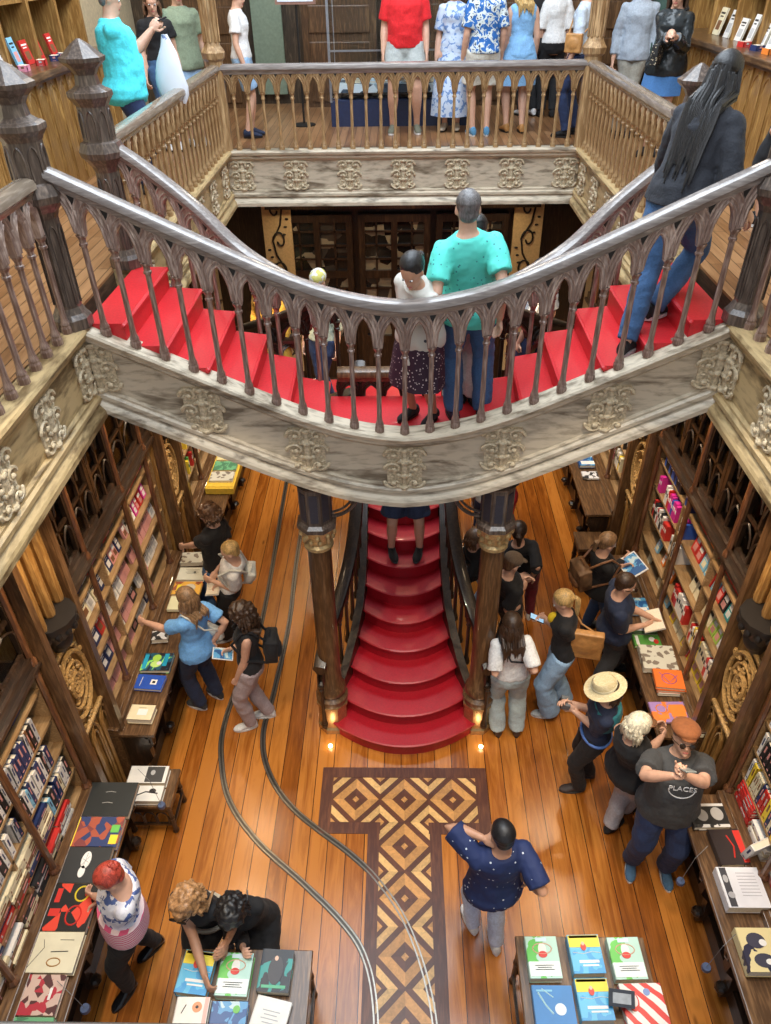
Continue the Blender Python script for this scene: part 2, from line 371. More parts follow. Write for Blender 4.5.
def baluster_mesh(h, r=.019, name='baluster', mat=None):
    mb = MB(); k = h
    mb.lathe((0, 0, 0), [(.036, 0), (.036, .035), (.030, .05), (.032, .06), (.024, .085), (r+.002, .10), (r, .14), (r*.92, k-.12), (r*.95, k-.075), (.026, k-.07), (.027, k-.055), (.021, k-.05), (.022, k-.03), (.034, k-.008), (.034, k)], 8, rot=PI/8)
    return mb.mesh(name, mat, False)
BCACHE = {}
def balustrade(name, label, pts, n, H=.92, mat=BALU, rail=RAIL, step=1, spring=.62, railw=.065, ends=True, group=None, steps_per=3):
    f, L = path_fn(pts); root = thing(name, label, 'balustrade', f(0)[0], group)
    hs, ha, top = spring, H-.125, H-.06
    key = (round(hs, 3), mat.name)
    if key not in BCACHE: BCACHE[key] = baluster_mesh(hs, mat=mat)
    for i in range(n+1):
        if not ends and i in (0, n): continue
        p, nr = f(i/n); o = bpy.data.objects.new('baluster', BCACHE[key]); COL.objects.link(o); o.parent = root; o.location = p-Vector(root.location)
        o.rotation_euler = (0, 0, math.atan2(nr.y, nr.x))
    A = MB(); T = .022
    def P(a, h, t):
        p, nr = f(max(0, min(1, a/n))); return tuple(p+nr*t+Vector((0, 0, h)))
    for i in range(n):
        cv = arch_curve(i+.17, i+.83, hs+.015, ha)
        cv = [(i+.17, hs)]+cv+[(i+.83, hs)]
        for sgn in (T, -T):
            vs = [P(a, h, sgn) for a, h in cv]+[P(a, top, sgn) for a, h in cv]; k = len(cv)
            A.add(vs, [(j, j+1, k+j+1, k+j) for j in range(k-1)])
            A.add([P(i, hs, sgn), P(i+.17, hs, sgn), P(i+.17, top, sgn), P(i, top, sgn)], [(0, 1, 2, 3)])
            A.add([P(i+.83, hs, sgn), P(i+1, hs, sgn), P(i+1, top, sgn), P(i+.83, top, sgn)], [(0, 1, 2, 3)])
        vs = [P(a, h, T) for a, h in cv]+[P(a, h, -T) for a, h in cv]; k = len(cv); A.add(vs, [(j, j+1, k+j+1, k+j) for j in range(k-1)])
        A.add([P(i-.17, hs, T), P(i+.17, hs, T), P(i+.17, hs, -T), P(i-.17, hs, -T)], [(0, 1, 2, 3)])
        for sgn in (1, -1):           # mouldings round the arch
            for a0, a1, hh, r in ((i+.13, i+.87, ha+.014, .0095), (i+.01, i+.99, ha+.045, .009), (i-.13, i+1.13, ha+.10, .009)):
                c2 = [(a, h) for a, h in arch_curve(a0, a1, hs+.01, hh, 6) if h < top+.004]
                left = [q for q in c2 if q[0] < i+.5001]; right = [q for q in c2 if q[0] > i+.4999]
                for seg_ in (left, right):
                    if len(seg_) > 1: A.tube([P(a, h, sgn*(T+.003)) for a, h in seg_], r, 4, ends=False)
        for sgn in (T+.002, -T-.002):   # black triangle over the capital paints the shade of a pierced spandrel
            w, h0 = .15, ha+.012
            A.add([P(i-w if i else 0, top-.008, sgn), P(i+w, top-.008, sgn), P(i, h0-.045, sgn)], [(0, 1, 2)], 1)
    A.build('arcade', [ARCW if mat is BALU else mat, BLACKM], root)
    B = MB(); m = n*steps_per; path = [f(j/m)[0] for j in range(m+1)]
    w = railw
    sweep(B, path, [(-w, H-.035), (-w, H-.01), (-w*.86, H+.012), (-w*.4, H+.022), (w*.4, H+.022), (w*.86, H+.012), (w, H-.01), (w, H-.035), (w*.72, H-.05), (w*.5, H-.085), (-w*.5, H-.085), (-w*.72, H-.05)])
    B.build('handrail', rail, root, True)
    return root, f
# a scrolled acanthus ornament, 0.26 wide x 0.36 high, facing +y local
def ornament_mesh():
    mb = MB()
    mb.tube([(0, 0, -.17), (0, .015, 0), (0, 0, .17)], [.016, .024, .016], 6)
    for sx in (-1, 1):
        for z0 in (-.12, 0.0, .12):
            pts = []
            for k in range(14):
                a = k/13*1.6*PI; r = .055*(1-k/17); pts.append((sx*(.065+math.cos(a)*r*sx*sx), .012+.012*k/13, z0+math.sin(a)*r*(1 if z0 >= 0 else -1)))
            mb.tube(pts, [.014-.0006*k for k in range(14)], 5)
            mb.ell((sx*.065, .028, z0), (.018, .014, .018), seg=8, rin=5)
        for z0 in (-.155, .155, .06, -.06):
            mb.ell((sx*.03, .012, z0), (.03, .016, .016), Matrix.Rotation(sx*.7*(1 if z0 > 0 else -1), 3, 'Y'), 8, 5)
    for z in (-.16, -.055, .055, .16): mb.ell((0, .025, z), (.026, .018, .020), seg=8, rin=5)
    mb.box((0, 0, 0), (.035, .02, .36)); mb.box((0, -.004, 0), (.21, .014, .345))
    for k in range(26):
        a = RND.uniform(0, 2*PI); mb.ell((RND.uniform(-.10, .10), .008, RND.uniform(-.165, .165)), (.018, .010, .009), Matrix.Rotation(a, 3, 'Y'), 7, 4)
    return mb.mesh('carved_ornament', GILTP, True)
ORN = ornament_mesh()
def put_orn(parent, loc, nrm, slope=0, s=1.0):
    o = bpy.data.objects.new('carved_ornament', ORN); COL.objects.link(o); o.parent = parent; o.location = Vector(loc)-Vector(parent.location)
    rz = math.atan2(nrm[1], nrm[0])-PI/2; o.rotation_euler = (0, 0, rz); o.scale = (s*1.2, s, s); return o
# fascia profile (t outwards, h down from 0): top moulding, panel, bottom moulding
FPROF = [(-.10, .0), (.075, .0), (.085, -.02), (.075, -.05), (.05, -.065), (.05, -.09), (.02, -.12), (0, -.135), (0, -.47), (.025, -.48), (.025, -.50), (.045, -.515), (.045, -.545), (.02, -.56), (.06, -.60), (.07, -.62), (.07, -.66), (-.10, -.66)]
def fascia(name, pts, mat, sgn, orn_at, edge):
    """three meshes would be one board: panel and mouldings share the board, ornaments are carved parts"""
    mb = MB(); sweep(mb, pts, [(sgn*t, h) for t, h in FPROF])
    o = struct(mb.build(name, [mat, edge]));
    pan = set()
    for p in o.data.polygons:
        zs = [o.data.vertices[i].co for i in p.vertices]
    f, L = path_fn(pts)
    for u in orn_at:
        p, nr = f(u); q = p+nr*sgn*.008+Vector((0, 0, -.30)); put_orn(o, q, nr*sgn)
    return o
XL, XR, YA, YB, YF, ZG = -2.17, 2.23, 4.69, 5.87, 10.05, 4.40
G_L = [(XL, YB, ZG), (XL, YF, ZG)]; G_R = [(XR, YB, ZG), (XR, YF, ZG)]; G_F = [(XL, YF, ZG), (XR, YF, ZG)]
sgs = [i/6 for i in range(7)]
fascia('trim_1', [(XL, YF, ZG), (XR, YF, ZG)], OAKP, -1, [k/6.5+.04 for k in range(7)][:7], RAIL)
fascia('trim_2', [(XL, YB-.1, ZG), (XL, YF, ZG)], OAKPY, -1, [.12, .28, .44, .60, .76, .92], RAILY)
fascia('trim_3', [(XR, YB-.1, ZG), (XR, YF, ZG)], OAKPY, 1, [.12, .28, .44, .60, .76, .92], RAILY)
fascia('trim_4', [(XL, .28, ZG), (XL, YA-.02, ZG)], OAKPY, -1, [.985, .83, .68, .53, .38], RAILY)
fascia('trim_5', [(XR, .28, ZG), (XR, YA-.02, ZG)], OAKPY, 1, [.985, .83, .68, .53, .38], RAILY)
# curb beam that carries the gallery balustrades
balustrade('gallery_balustrade', 'far gallery balustrade of honey oak pointed arches across the back of the opening', G_F, 25, .90, BALG, RAIL)
balustrade('gallery_balustrade', 'honey oak gallery balustrade along the left side of the opening, beyond the newel', [(XL, YB+.12, ZG), (XL, YF, ZG)], 23, .90, BALG, RAILY)
balustrade('gallery_balustrade', 'honey oak gallery balustrade along the right side of the opening, behind the climbing woman', [(XR, 6.5, ZG), (XR, YF, ZG)], 20, .90, BALG, RAILY)
balustrade('gallery_balustrade', 'dark side balustrade at the left edge of the photo beside the near newel', [(XL-.02, .5, ZG), (XL-.02, YA-.12, ZG)], 23, .93, BALU, RAILY)
balustrade('gallery_balustrade', 'side balustrade at the right edge of the photo where the stair meets the gallery', [(XR+.02, .5, ZG), (XR+.02, YA-.12, ZG)], 23, .93, BALU, RAILY)
balustrade('gallery_balustrade', 'near balustrade whose grey handrail crosses the bottom edge of the photo', [(XL, .285, ZG), (XR, .285, ZG)], 24, .93, BALU, wood('weathered_grey_rail', (.10, .09, .08), (.27, .24, .21), .5, 'x', .7, .2))

# newels
def newel(x, y, z, label, H=1.55, low=0):
    t = thing('newel_post', label, 'newel post', (x, y, z)); r8 = PI/8
    mb = MB(); mb.lathe((x, y, z-low), [(.13, 0), (.13, .07+low), (.105, .10+low), (.085, .14+low), (.085, .70+low), (.10, .74+low), (.15, .80+low)], 8, rot=r8)
    for k in range(8):
        a = k*PI/4; nx, ny = math.cos(a), math.sin(a)
        cv = arch_curve(-.022, .022, .60, .66, 4); 
        mb.tube([(x+nx*.083-ny*q, y+ny*.083+nx*q, z+h) for q, h in [(-.022, .16)]+cv+[(.022, .16)]], .006, 4, ends=False)
    mb.build('shaft', NEWEL, t)
    mb = MB(); mb.lathe((x, y, z), [(.15, .80), (.155, .80), (.165, .84), (.14, .90), (.115, .91), (.112, 1.13), (.13, 1.16), (.155, 1.19), (.155, 1.22), (.13, 1.235)], 8, rot=r8)
    for k in range(8):
        a = k*PI/4; nx, ny = math.cos(a), math.sin(a); cv = arch_curve(-.030, .030, 1.04, 1.11, 4)
        mb.tube([(x+nx*.107-ny*q, y+ny*.107+nx*q, z+h) for q, h in [(-.030, .93)]+cv+[(.030, .93)]], .007, 4, ends=False)
    mb.build('drum', NEWEL, t)
    mb = MB(); mb.lathe((x, y, z), [(.12, 1.235), (.085, 1.26), (.075, 1.32), (.10, 1.36), (.15, 1.40), (.155, 1.425), (.13, 1.44), (.06, 1.50), (.012, 1.53)], 8, rot=r8)
    mb.build('cap', NEWEL, t)
newel(XL-.02, YA, ZG-.0, 'dark octagonal newel post at the left edge of the photo, nearest one')
newel(XL, YB, ZG, 'octagonal newel post with faceted cap beside the man in the turquoise polo')
newel(XR+.02, YA, ZG, 'newel post at the right edge where the front stair rail ends')
newel(XR, 6.4, ZG-.25, 'octagonal newel post with pale cap behind the dark-haired woman climbing')
for x, lab in ((XL, 'tall square oak post rising from the left far corner of the gallery rail'), (XR, 'tall square oak post rising from the right far corner of the gallery rail')):
    t = thing('corner_post', lab, 'post', (x, YF, ZG)); mb = MB()
    mb.lathe((x, YF, ZG), [(.10, 0), (.10, .95), (.13, .98), (.14, 1.04), (.10, 1.10), (.085, 1.14), (.085, 3.2)], 8, rot=PI/8); mb.build('shaft', BALG, t)
    mb = MB()
    for k in range(8):
        a = k*PI/4; mb.tube([(x+.088*math.cos(a), YF+.088*math.sin(a), ZG+1.15), (x+.088*math.cos(a), YF+.088*math.sin(a), ZG+3.1)], .014, 5)
    mb.build('reeding', BALG, t)

# ------------------------------------------------------------ upper flights, central landing
ZK = [(-2.2, 4.42), (-1.81, 4.23), (-1.46, 4.06), (-1.22, 3.94), (-.88, 3.78), (-.68, 3.69), (-.35, 3.585), (0, 3.54)]
def zfront(x):
    a = -abs(x-AX); return smoothkeys(ZK, a, .22) if a > -2.0 else interp(ZK, a)
front = [(XL+(XR-XL)*i/48, YA, zfront(XL+(XR-XL)*i/48)) for i in range(49)]
st = thing('upper_staircase', 'curving upper staircase with red carpet joining both sides of the gallery', 'staircase', (AX, 5.2, 3.4))
mb = MB()
sweep(mb, front, [(-t*1.0, h*.955) for t, h in FPROF]); mb.build('front_stringer', OAKP, st)
f, L = path_fn(front)
for u in (.012, .17, .335, .5, .665, .83, .988):
    p, nr = f(u); o = put_orn(st, p+Vector((0, -.008, -.30)), (0, -1), 0, 1.05)
balustrade('stair_balustrade', 'sweeping front stair balustrade dipping in the middle with grey polished handrail', front, 24, .985, BALU, RAIL, railw=.062, ends=False, steps_per=3, spring=.665)
# inner side of the two flights: plan bows toward the viewer and drops faster
IN = [(-2.17, 5.87, 4.38), (-1.9, 5.86, 4.2), (-1.52, 5.80, 3.90), (-1.22, 5.72, 3.62), (-.9, 5.6, 3.45), (-.66, 5.5, 3.38)]
def inner(s): return [((x if s < 0 else 2*AX-x), y, z) for x, y, z in catmull(IN, 5)]
for s in (-1, 1):
    ip = inner(s)
    mb = MB(); sweep(mb, ip, [(-.06, .04), (.06, .04), (.06, -.02), (.035, -.04), (.035, -.34), (.06, -.36), (-.06, -.36)]); mb.build('inner_stringer', NEWEL, st)
    balustrade('stair_balustrade', 'inner stair balustrade of the %s upper flight, seen through the front arches' % ('left' if s < 0 else 'right'), [(x, y, z+.04) for x, y, z in ip], 9, .92, BALU, RAIL, ends=True)
# steps
nst = 6; zl = 3.40
Z = [zl+(ZG-zl)*k/nst for k in range(nst+1)]
for s in (-1, 1):
    mb = MB()
    def fp(t): return (AX+s*(.60+(2.16-.60)*t), YA+.03)
    def bp_(t):
        x = .62+(2.14-.62)*t; return (AX+s*x, interp([(.6, 5.47), (.9, 5.57), (1.22, 5.69), (1.52, 5.77), (1.9, 5.83), (2.2, 5.84)], x))
    for k in range(nst):
        t0, t1 = k/nst, (k+1)/nst; z = Z[k+1]-.0
        a0, b0, a1, b1 = fp(t0), bp_(t0), fp(t1), bp_(t1)
        # winders: nosing fans a little
        if k == nst-1: z = ZG-.003
        lo = min(z-.45, 3.3)
        poly = [a0, a1, b1, b0]
        vs = [(*p, z-.20) for p in poly]+[(*p, z) for p in poly]
        mb.add(vs, [(3, 2, 1, 0), (4, 5, 6, 7), (0, 1, 5, 4), (1, 2, 6, 5), (2, 3, 7, 6), (3, 0, 4, 7)])
        n0 = Vector((a0[0], a0[1], z-.018)); n1 = Vector((b0[0], b0[1], z-.018)); mb.tube([n0, n1], .02, 6)
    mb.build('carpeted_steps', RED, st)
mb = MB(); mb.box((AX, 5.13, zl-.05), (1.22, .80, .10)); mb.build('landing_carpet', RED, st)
# dark soffit under landing and flights
mb = MB()
sp = [(XL+(XR-XL)*i/40) for i in range(41)]
rows = []
for x in sp:
    z = zfront(x)-.62; rows.append([(x, YA-.02, z), (x, 5.8, z-.02), (x, 5.8, z+.1), (x, YA-.02, z+.1)])
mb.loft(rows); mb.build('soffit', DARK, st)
# ------------------------------------------------------------ lower flight
lf = thing('lower_staircase', 'red carpeted lower stair of bowed steps rising beneath the curved landing', 'staircase', (AX, 5.5, 0))
SY = [4.68, 4.88, 5.13, 5.38, 5.60, 5.81, 6.05, 6.28, 6.52, 6.76, 7.0, 7.24]
SW = [.70, .62, .53, .46, .41, .39, .38, .38, .38, .38, .38, .38]
BOW = [.27, .24, .22, .20, .19, .17, .16, .15, .14, .12, .1, .08]
for k in range(12):
    z = .17*(k+1); w = SW[k]; y0 = SY[k]; b = BOW[k]; mb = MB()
    y1 = SY[k+1]+.06 if k < 11 else 7.5
    w1 = SW[min(k+1, 11)]+.0
    npts = 14; fr = [(AX+w*(2*j/npts-1), y0-b*(1-(2*j/npts-1)**2)) for j in range(npts+1)]
    poly = fr+[(AX+w1*1.02, y1), (AX-w1*1.02, y1)]
    mb.prism(poly, lambda a, b_, t: (a, b_, t), max(0, z-.34), z-.02)
    mb.prism([(AX+(x-AX)*1.01, y-.018) for x, y in fr]+[(AX+w1*1.03, y1), (AX-w1*1.03, y1)], lambda a, b_, t: (a, b_, t), z-.03, z)
    mb.tube([(x, y-.018, z-.016) for x, y in fr], .016, 6)
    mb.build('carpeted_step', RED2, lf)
lw = []
for s in (-1, 1):
    pts = [(AX+s*(SW[k]+.05), SY[k], .17*(k+1)+.02) for k in range(12)]
    pts = [Vector(p) for p in pts]; pts[0].x += s*.02
    mb = MB(); sweep(mb, pts, [(-.04, .06), (.04, .06), (.04, -.36), (-.04, -.36)]); mb.build('side_stringer', DARK, lf)
    sd = [Vector(p) for p in catmull([(AX+s*.80, 4.66, .12), (AX+s*.74, 4.95, .30), (AX+s*.62, 5.25, .52), (AX+s*.52, 5.6, .80), (AX+s*.47, 6.0, 1.12), (AX+s*.46, 6.5, 1.50), (AX+s*.46, 7.2, 2.04)], 4)]
    balustrade('stair_balustrade', 'dark carved balustrade on the %s side of the lower red stair' % ('left' if s < 0 else 'right'), sd, 14, .86, DARK, DARK)
# half landing with returning flights (their dark curved undersides show below the front stringer)
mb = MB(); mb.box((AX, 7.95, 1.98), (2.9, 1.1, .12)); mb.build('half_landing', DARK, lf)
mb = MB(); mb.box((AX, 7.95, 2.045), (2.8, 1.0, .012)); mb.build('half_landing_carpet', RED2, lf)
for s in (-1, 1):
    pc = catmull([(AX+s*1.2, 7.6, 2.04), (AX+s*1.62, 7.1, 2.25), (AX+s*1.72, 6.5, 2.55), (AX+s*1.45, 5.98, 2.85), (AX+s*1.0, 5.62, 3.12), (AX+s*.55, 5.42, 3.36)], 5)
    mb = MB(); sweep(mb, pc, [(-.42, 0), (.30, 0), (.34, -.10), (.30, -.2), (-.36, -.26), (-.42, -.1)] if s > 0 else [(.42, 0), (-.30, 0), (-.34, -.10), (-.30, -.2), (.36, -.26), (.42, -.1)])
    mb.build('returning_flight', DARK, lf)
    mb = MB()
    for sg in (1,): mb.tube([p+Vector((0, 0, -.02)) for p in pc], .03, 6)
    mb.build('bead_moulding', MIDW, lf)
    balustrade('stair_balustrade', 'dark inner balustrade of the %s returning flight, behind the landing' % ('left' if s < 0 else 'right'), [(p.x+s*.30*0, p.y+.30, p.z) for p in pc], 10, .85, DARK, DARKY)
balustrade('landing_balustrade', 'low dark balustrade across the back of the central landing, behind the turquoise shirt', [(AX-.55, 5.56, 3.12), (AX+.55, 5.56, 3.12)], 6, .50, DARK, MIDW, spring=.27)

# ------------------------------------------------------------ columns
def column(x, y, label):
    t = thing('column', label, 'column', (x, y, 0)); r8 = PI/8
    mb = MB(); mb.lathe((x, y, 0), [(.17, 0), (.17, .06), (.15, .08), (.15, .34), (.165, .36), (.165, .39)], 8, rot=r8); mb.build('pedestal', BRASS, t)
    mb = MB(); mb.lathe((x, y, 0), [(.15, .39), (.16, .43), (.16, .47), (.125, .50), (.145, .54), (.14, .60), (.11, .65), (.105, .9), (.10, 2.36), (.10, 2.44)], 20); mb.build('shaft', MIDW, t, True)
    mb = MB(); mb.lathe((x, y, 0), [(.10, 2.38), (.125, 2.40), (.125, 2.43), (.105, 2.45), (.12, 2.52), (.155, 2.60), (.16, 2.62)], 16)
    for k in range(10):
        a = 2*PI*k/10
        for zz, rr in ((2.50, .122), (2.57, .142)):
            mb.ell((x+rr*math.cos(a+zz*7), y+rr*math.sin(a+zz*7), zz), (.022, .022, .032), seg=7, rin=5)
    mb.build('capital', GILT, t, True)
    mb = MB(); mb.lathe((x, y, 0), [(.17, 2.62), (.17, 2.66), (.135, 2.68), (.135, 3.02), (.16, 3.05)], 8, rot=r8)
    mb.build('impost_block', NEWEL, t)
    mb = MB()
    for k in range(8):
        a = k*PI/4; M = Matrix.Rotation(a, 3, 'Z'); c = M @ Vector((.126, 0, 0)); mb.box((x+c.x, y+c.y, 2.85), (.006, .065, .27), 0, 0, M)
    mb.build('block_panel', DARKBLUE, t)
    s = 1 if x < 0 else -1    # slim arched bracket toward the stair
    mb = MB(); arc = [(x+s*(.13+.24*math.sin(q*PI/20)), y, 2.70+.33*(1-math.cos(q*PI/20))) for q in range(11)]
    mb.tube(arc, .018, 6); mb.tube([(p[0]-s*.02, p[1], p[2]+.04) for p in arc], .012, 6)
    mb.box((x+s*.24, y, 3.04), (.30, .06, .03)); mb.tube([(x+s*.16, y, 2.98), (x+s*.24, y, 2.93)], .012, 5); mb.build('bracket', NEWEL, t)
column(-.69, 4.80, 'round wooden column with gilded capital at the left foot of the red stair')
column(.775, 4.80, 'round wooden column with gilded capital at the right foot of the red stair')
for x, y in ((-.62, 5.15), (.70, 5.15), (-.71, 4.5), (.80, 4.5)):
    mb = MB(); mb.lathe((x, y, 0), [(.022, 0), (.022, .012), (.012, .016)], 10)
    tag(mb.build('floor_light', plain('lit_led', (1, .9, .7), .4, emit=((1, .85, .6), 6))), 'tiny glowing spotlight in the floor %s the %s column' % ('behind' if y > 5 else 'in front of', 'left' if x < 0 else 'right'), 'lamp')
    lamp('floor_led', 'POINT', (x, y, .05), .35, (1, .8, .5), shadow_soft_size=.02)

# ------------------------------------------------------------ back wall, glazed doors under the far gallery
BK = 12.3
doors = [(-1.35, 1.15), (-.1, 1.15), (1.15, 1.15)]
for n, (x, w) in enumerate(doors):
    d = thing('door_%d' % (n+1), '', '', (x, BK, 0)); del d['label']; del d['category']; struct(d)
    mb = MB()
    for dx in (-w/2+.05, w/2-.05, 0): mb.box((x+dx, BK-.05, 1.5), (.10, .08, 3.0))
    for z in (.1, .9, 2.95, 2.05): mb.box((x, BK-.05, z), (w, .07, .12))
    for k in range(3):
        for sx in (-1, 1): mb.box((x+sx*w/4, BK-.05, 1.25+k*.28), (w/2, .03, .03)); mb.box((x+sx*w/4, BK-.05, 2.3+k*.22), (w/2, .03, .03))
    for sx in (-1, 1): mb.box((x+sx*w/4, BK-.05, 1.95), (.03, .03, 1.9))
    mb.box((x, BK-.05, .5), (w, .04, .8)); mb.build('door_frame', DARK, d)
    mb = MB(); mb.box((x, BK-.02, 1.95), (w-.1, .01, 2.0)); mb.build('pane', pattern('glazed_display_behind', 'cells', (.05, .045, .04), (.012, .012, .012), 5, .5, .12, (.30, .26, .19)), d)
mb = MB(); mb.box((AX, BK-.14, 3.28), (4.3, .22, .28)); mb.box((AX, BK-.2, 3.45), (4.5, .35, .08))
for k in range(60): mb.box((-2.05+k*.0705, BK-.27, 3.30), (.035, .05, .14))
struct(mb.build('trim_6', DARK))
for s, lab in ((-1, 'left'), (1, 'right')):
    x = AX+s*2.0; t = thing('scroll_panel', 'cream panel with black scrolling ironwork at the %s of the rear doors' % lab, 'wall panel', (x, BK-.1, 0))
    mb = MB(); mb.box((x, BK-.08, 1.8), (.46, .05, 3.0)); mb.build('board', plain('gilt_cream_board', (.62, .47, .24), .5), t)
    mb = MB()
    for k in range(6):
        z0 = .7+k*.48; sg = 1 if k % 2 else -1
        pts = [(x+sg*(.11*math.cos(a)*(1-a/9)-.02), BK-.12, z0+.16*math.sin(a)*(1-a/9)) for a in [q*.42 for q in range(15)]]
        mb.tube(pts, .016, 5); mb.tube([(x+sg*.09, BK-.12, z0), (x-sg*.05, BK-.12, z0+.25), (x-sg*.09, BK-.12, z0+.48)], .016, 5)
        for q in range(3): mb.ell((x-sg*(.1+.03*q), BK-.12, z0+.1+.12*q), (.03, .012, .018), seg=7, rin=5)
    mb.build('scrollwork', BLACKM, t)
# ------------------------------------------------------------ books
PALC = {'red': (.55, .03, .025), 'orange': (.80, .22, .03), 'yellow': (.85, .62, .05), 'cream': (.80, .72, .50), 'white': (.80, .78, .74), 'pale grey': (.50, .50, .50),
        'black': (.02, .02, .022), 'navy': (.02, .035, .12), 'blue': (.03, .10, .45), 'light blue': (.22, .50, .70), 'teal': (.03, .28, .30), 'green': (.06, .28, .08),
        'lime': (.40, .60, .10), 'brown': (.20, .09, .04), 'pink': (.80, .30, .42), 'purple': (.18, .06, .30), 'magenta': (.65, .03, .30), 'rose': (.65, .30, .28)}
CM = {}
def cmat(c): return CM.setdefault(c, plain('cover_'+c.replace(' ', '_'), PALC[c], .45, 0, .10, 12))
LBLM = plain('price_slip', (.80, .52, .46), .7, 0, .05)
BKM = {}
def book_mesh(kind, col):
    """unit book; 'spine': 1 thick (x) x 1 deep (y) x 1 high; band on the spine. 'face': cover toward -y with a printed block"""
    key = (kind, col)
    if key in BKM: return BKM[key]
    mb = MB(); band = 1
    if kind == 'spine':
        mb.box((-.46, 0, .5), (.08, 1, 1)); mb.box((.46, 0, .5), (.08, 1, 1)); mb.box((0, -.47, .5), (1, .06, 1))
        mb.box((0, .02, .5), (.84, .92, .96), 1)
        mb.box((0, -.502, .66), (.30, .01, .34), 2); mb.box((0, -.502, .14), (.4, .01, .05), 2)
    else:
        mb.box((0, -.47, .5), (1, .06, 1)); mb.box((0, .47, .5), (1, .06, 1)); mb.box((-.48, 0, .5), (.04, 1, 1)); mb.box((.02, 0, .5), (.94, .9, .97), 1)
        mb.box((0, -.505, .80), (.70, .012, .07), 2); mb.box((0, -.505, .68), (.5, .012, .05), 2); mb.box((0, -.505, .36), (.62, .012, .34), 3)
    dark = sum(PALC[col]) < 1.1
    pc = {'spine': [cmat(col), PAGES, cmat(RND.choice(['pale grey', 'rose', 'cream', 'brown']) if dark else RND.choice(['brown', 'navy', 'red', 'pale grey']))], 'face': [cmat(col), PAGES, cmat('white' if dark else 'black'), cmat(RND.choice(['rose', 'white', 'rose', 'cream', 'brown', 'pale grey']))]}[kind]
    BKM[key] = mb.mesh('book', pc); return BKM[key]
def shelf_book(kind, col, label, group, loc, size, rz, tilt=0, cat='book'):
    o = bpy.data.objects.new('book', book_mesh(kind, col)); COL.objects.link(o); o.location = loc; o.scale = size
    o.rotation_euler = (tilt, 0, rz) if not isinstance(tilt, tuple) else (tilt[0], tilt[1], rz)
    o['label'] = label; o['category'] = cat; o['group'] = group; return o
NB = [0]; STUFF = MB(); STM = ['red', 'orange', 'yellow', 'cream', 'white', 'pale grey', 'black', 'navy', 'blue', 'light blue', 'teal', 'green', 'lime', 'brown', 'pink', 'purple', 'magenta', 'rose']; BUDGET = 222
def stuff_book(c, loc, size, th, tilt, face):
    M = Matrix.Rotation(th, 3, 'Z') @ Matrix.Rotation(tilt, 3, 'X'); k = STM.index(c); w, d, h = size
    STUFF.box(Vector(loc)+M @ Vector((0, 0, h/2)), size, k, 0, M)
    STUFF.box(Vector(loc)+M @ Vector((0, -d/2-.001, h*.62)), (w*.62, .002, h*.22), 4 if c not in ('white', 'cream', 'yellow') else 6, 0, M)
    if face: STUFF.box(Vector(loc)+M @ Vector((0, -d/2-.001, h*.28)), (w*.6, .002, h*.3), (17, 4, 17, 3, 4, 13)[k % 6], 0, M)
def book_row(side, bay, shelf, ya, yb, z, hmax, cols, kind='spine', xf=None, depth=.17, fill=1.0, lying=False):
    """books along a wall shelf; side -1 left wall, 1 right wall; fronts face the room"""
    x = xf if xf is not None else (AX+side*2.665); y = ya; rz = PI/2 if side < 0 else -PI/2
    rz = -rz if False else rz
    while y < yb-.03:
        if RND.random() > fill: y += RND.uniform(.05, .16); continue
        c = RND.choice(cols); h = hmax*RND.uniform(.74, .96)
        if kind == 'spine': w = RND.uniform(.028, .06); d = depth*RND.uniform(.8, 1.05)
        else: w = RND.uniform(.10, .15) if NB[0] < BUDGET else RND.uniform(.07, .11); d = RND.uniform(.015, .03)
        if y+w > yb: break
        lab = '%s book %s, %s, %s' % (c, 'spine out' if kind == 'spine' else 'shown face out', shelf, bay)
        # front of book (-y local) must face the room: local -y -> (side<0: +x)
        th = PI/2 if side < 0 else -PI/2
        lean = 0
        if kind == 'spine':
            if NB[0] > BUDGET: stuff_book(c, (x+side*d/2, y+w/2, z), (w*.8, d, h), th, 0, False); y += w*.8+.002; continue
            shelf_book('spine', c, lab, c+' books, '+shelf+' of '+bay, (x+side*d/2, y+w/2, z), (w, d, h), th, (0, RND.choice([0, 0, 0, .06]),)); y += w+.002
        else:
            if NB[0] > BUDGET: stuff_book(c, (x+side*.06, y+w/2, z+.004), (w, d, h), th, -.22, True); y += w+RND.uniform(.005, .02); continue
            shelf_book('face', c, lab, c+' books, '+shelf+' of '+bay, (x+side*.06, y+w/2, z+.004), (w, d, h), th, -.22); y += w+RND.uniform(.004, .015)
        NB[0] += 1
def lying_stack(side, bay, shelf, y, z, n, cols, x=None, w=.15, d=.21):
    x = x if x is not None else AX+side*2.75; h = z
    for k in range(n):
        c = RND.choice(cols); t = RND.uniform(.03, .055)
        o = shelf_book('spine', c, '%s book lying in a stack, %s, %s' % (c, shelf, bay), c+' lying books, '+shelf+' of '+bay,
                       (x+RND.uniform(-.01, .01)+side*0, y, h+t/2), (t, d*RND.uniform(.9, 1), w*RND.uniform(.85, 1)), 0, 0)
        o.rotation_euler = (0, 0, 0); o.rotation_euler = Matrix.Rotation(PI/2 if side < 0 else -PI/2, 3, 'Z').to_euler()
        M = Matrix.Rotation(PI/2 if side < 0 else -PI/2, 4, 'Z') @ Matrix.Rotation(PI/2, 4, 'Y')
        sc = o.scale.copy(); L_ = o.location.copy(); o.rotation_euler = M.to_euler(); o.scale = sc
        # local z (height) now points along x of the row: recentre
        off = M @ Vector((0, 0, .5*sc.z)); o.location = L_-off; h += t+.001; NB[0] += 1

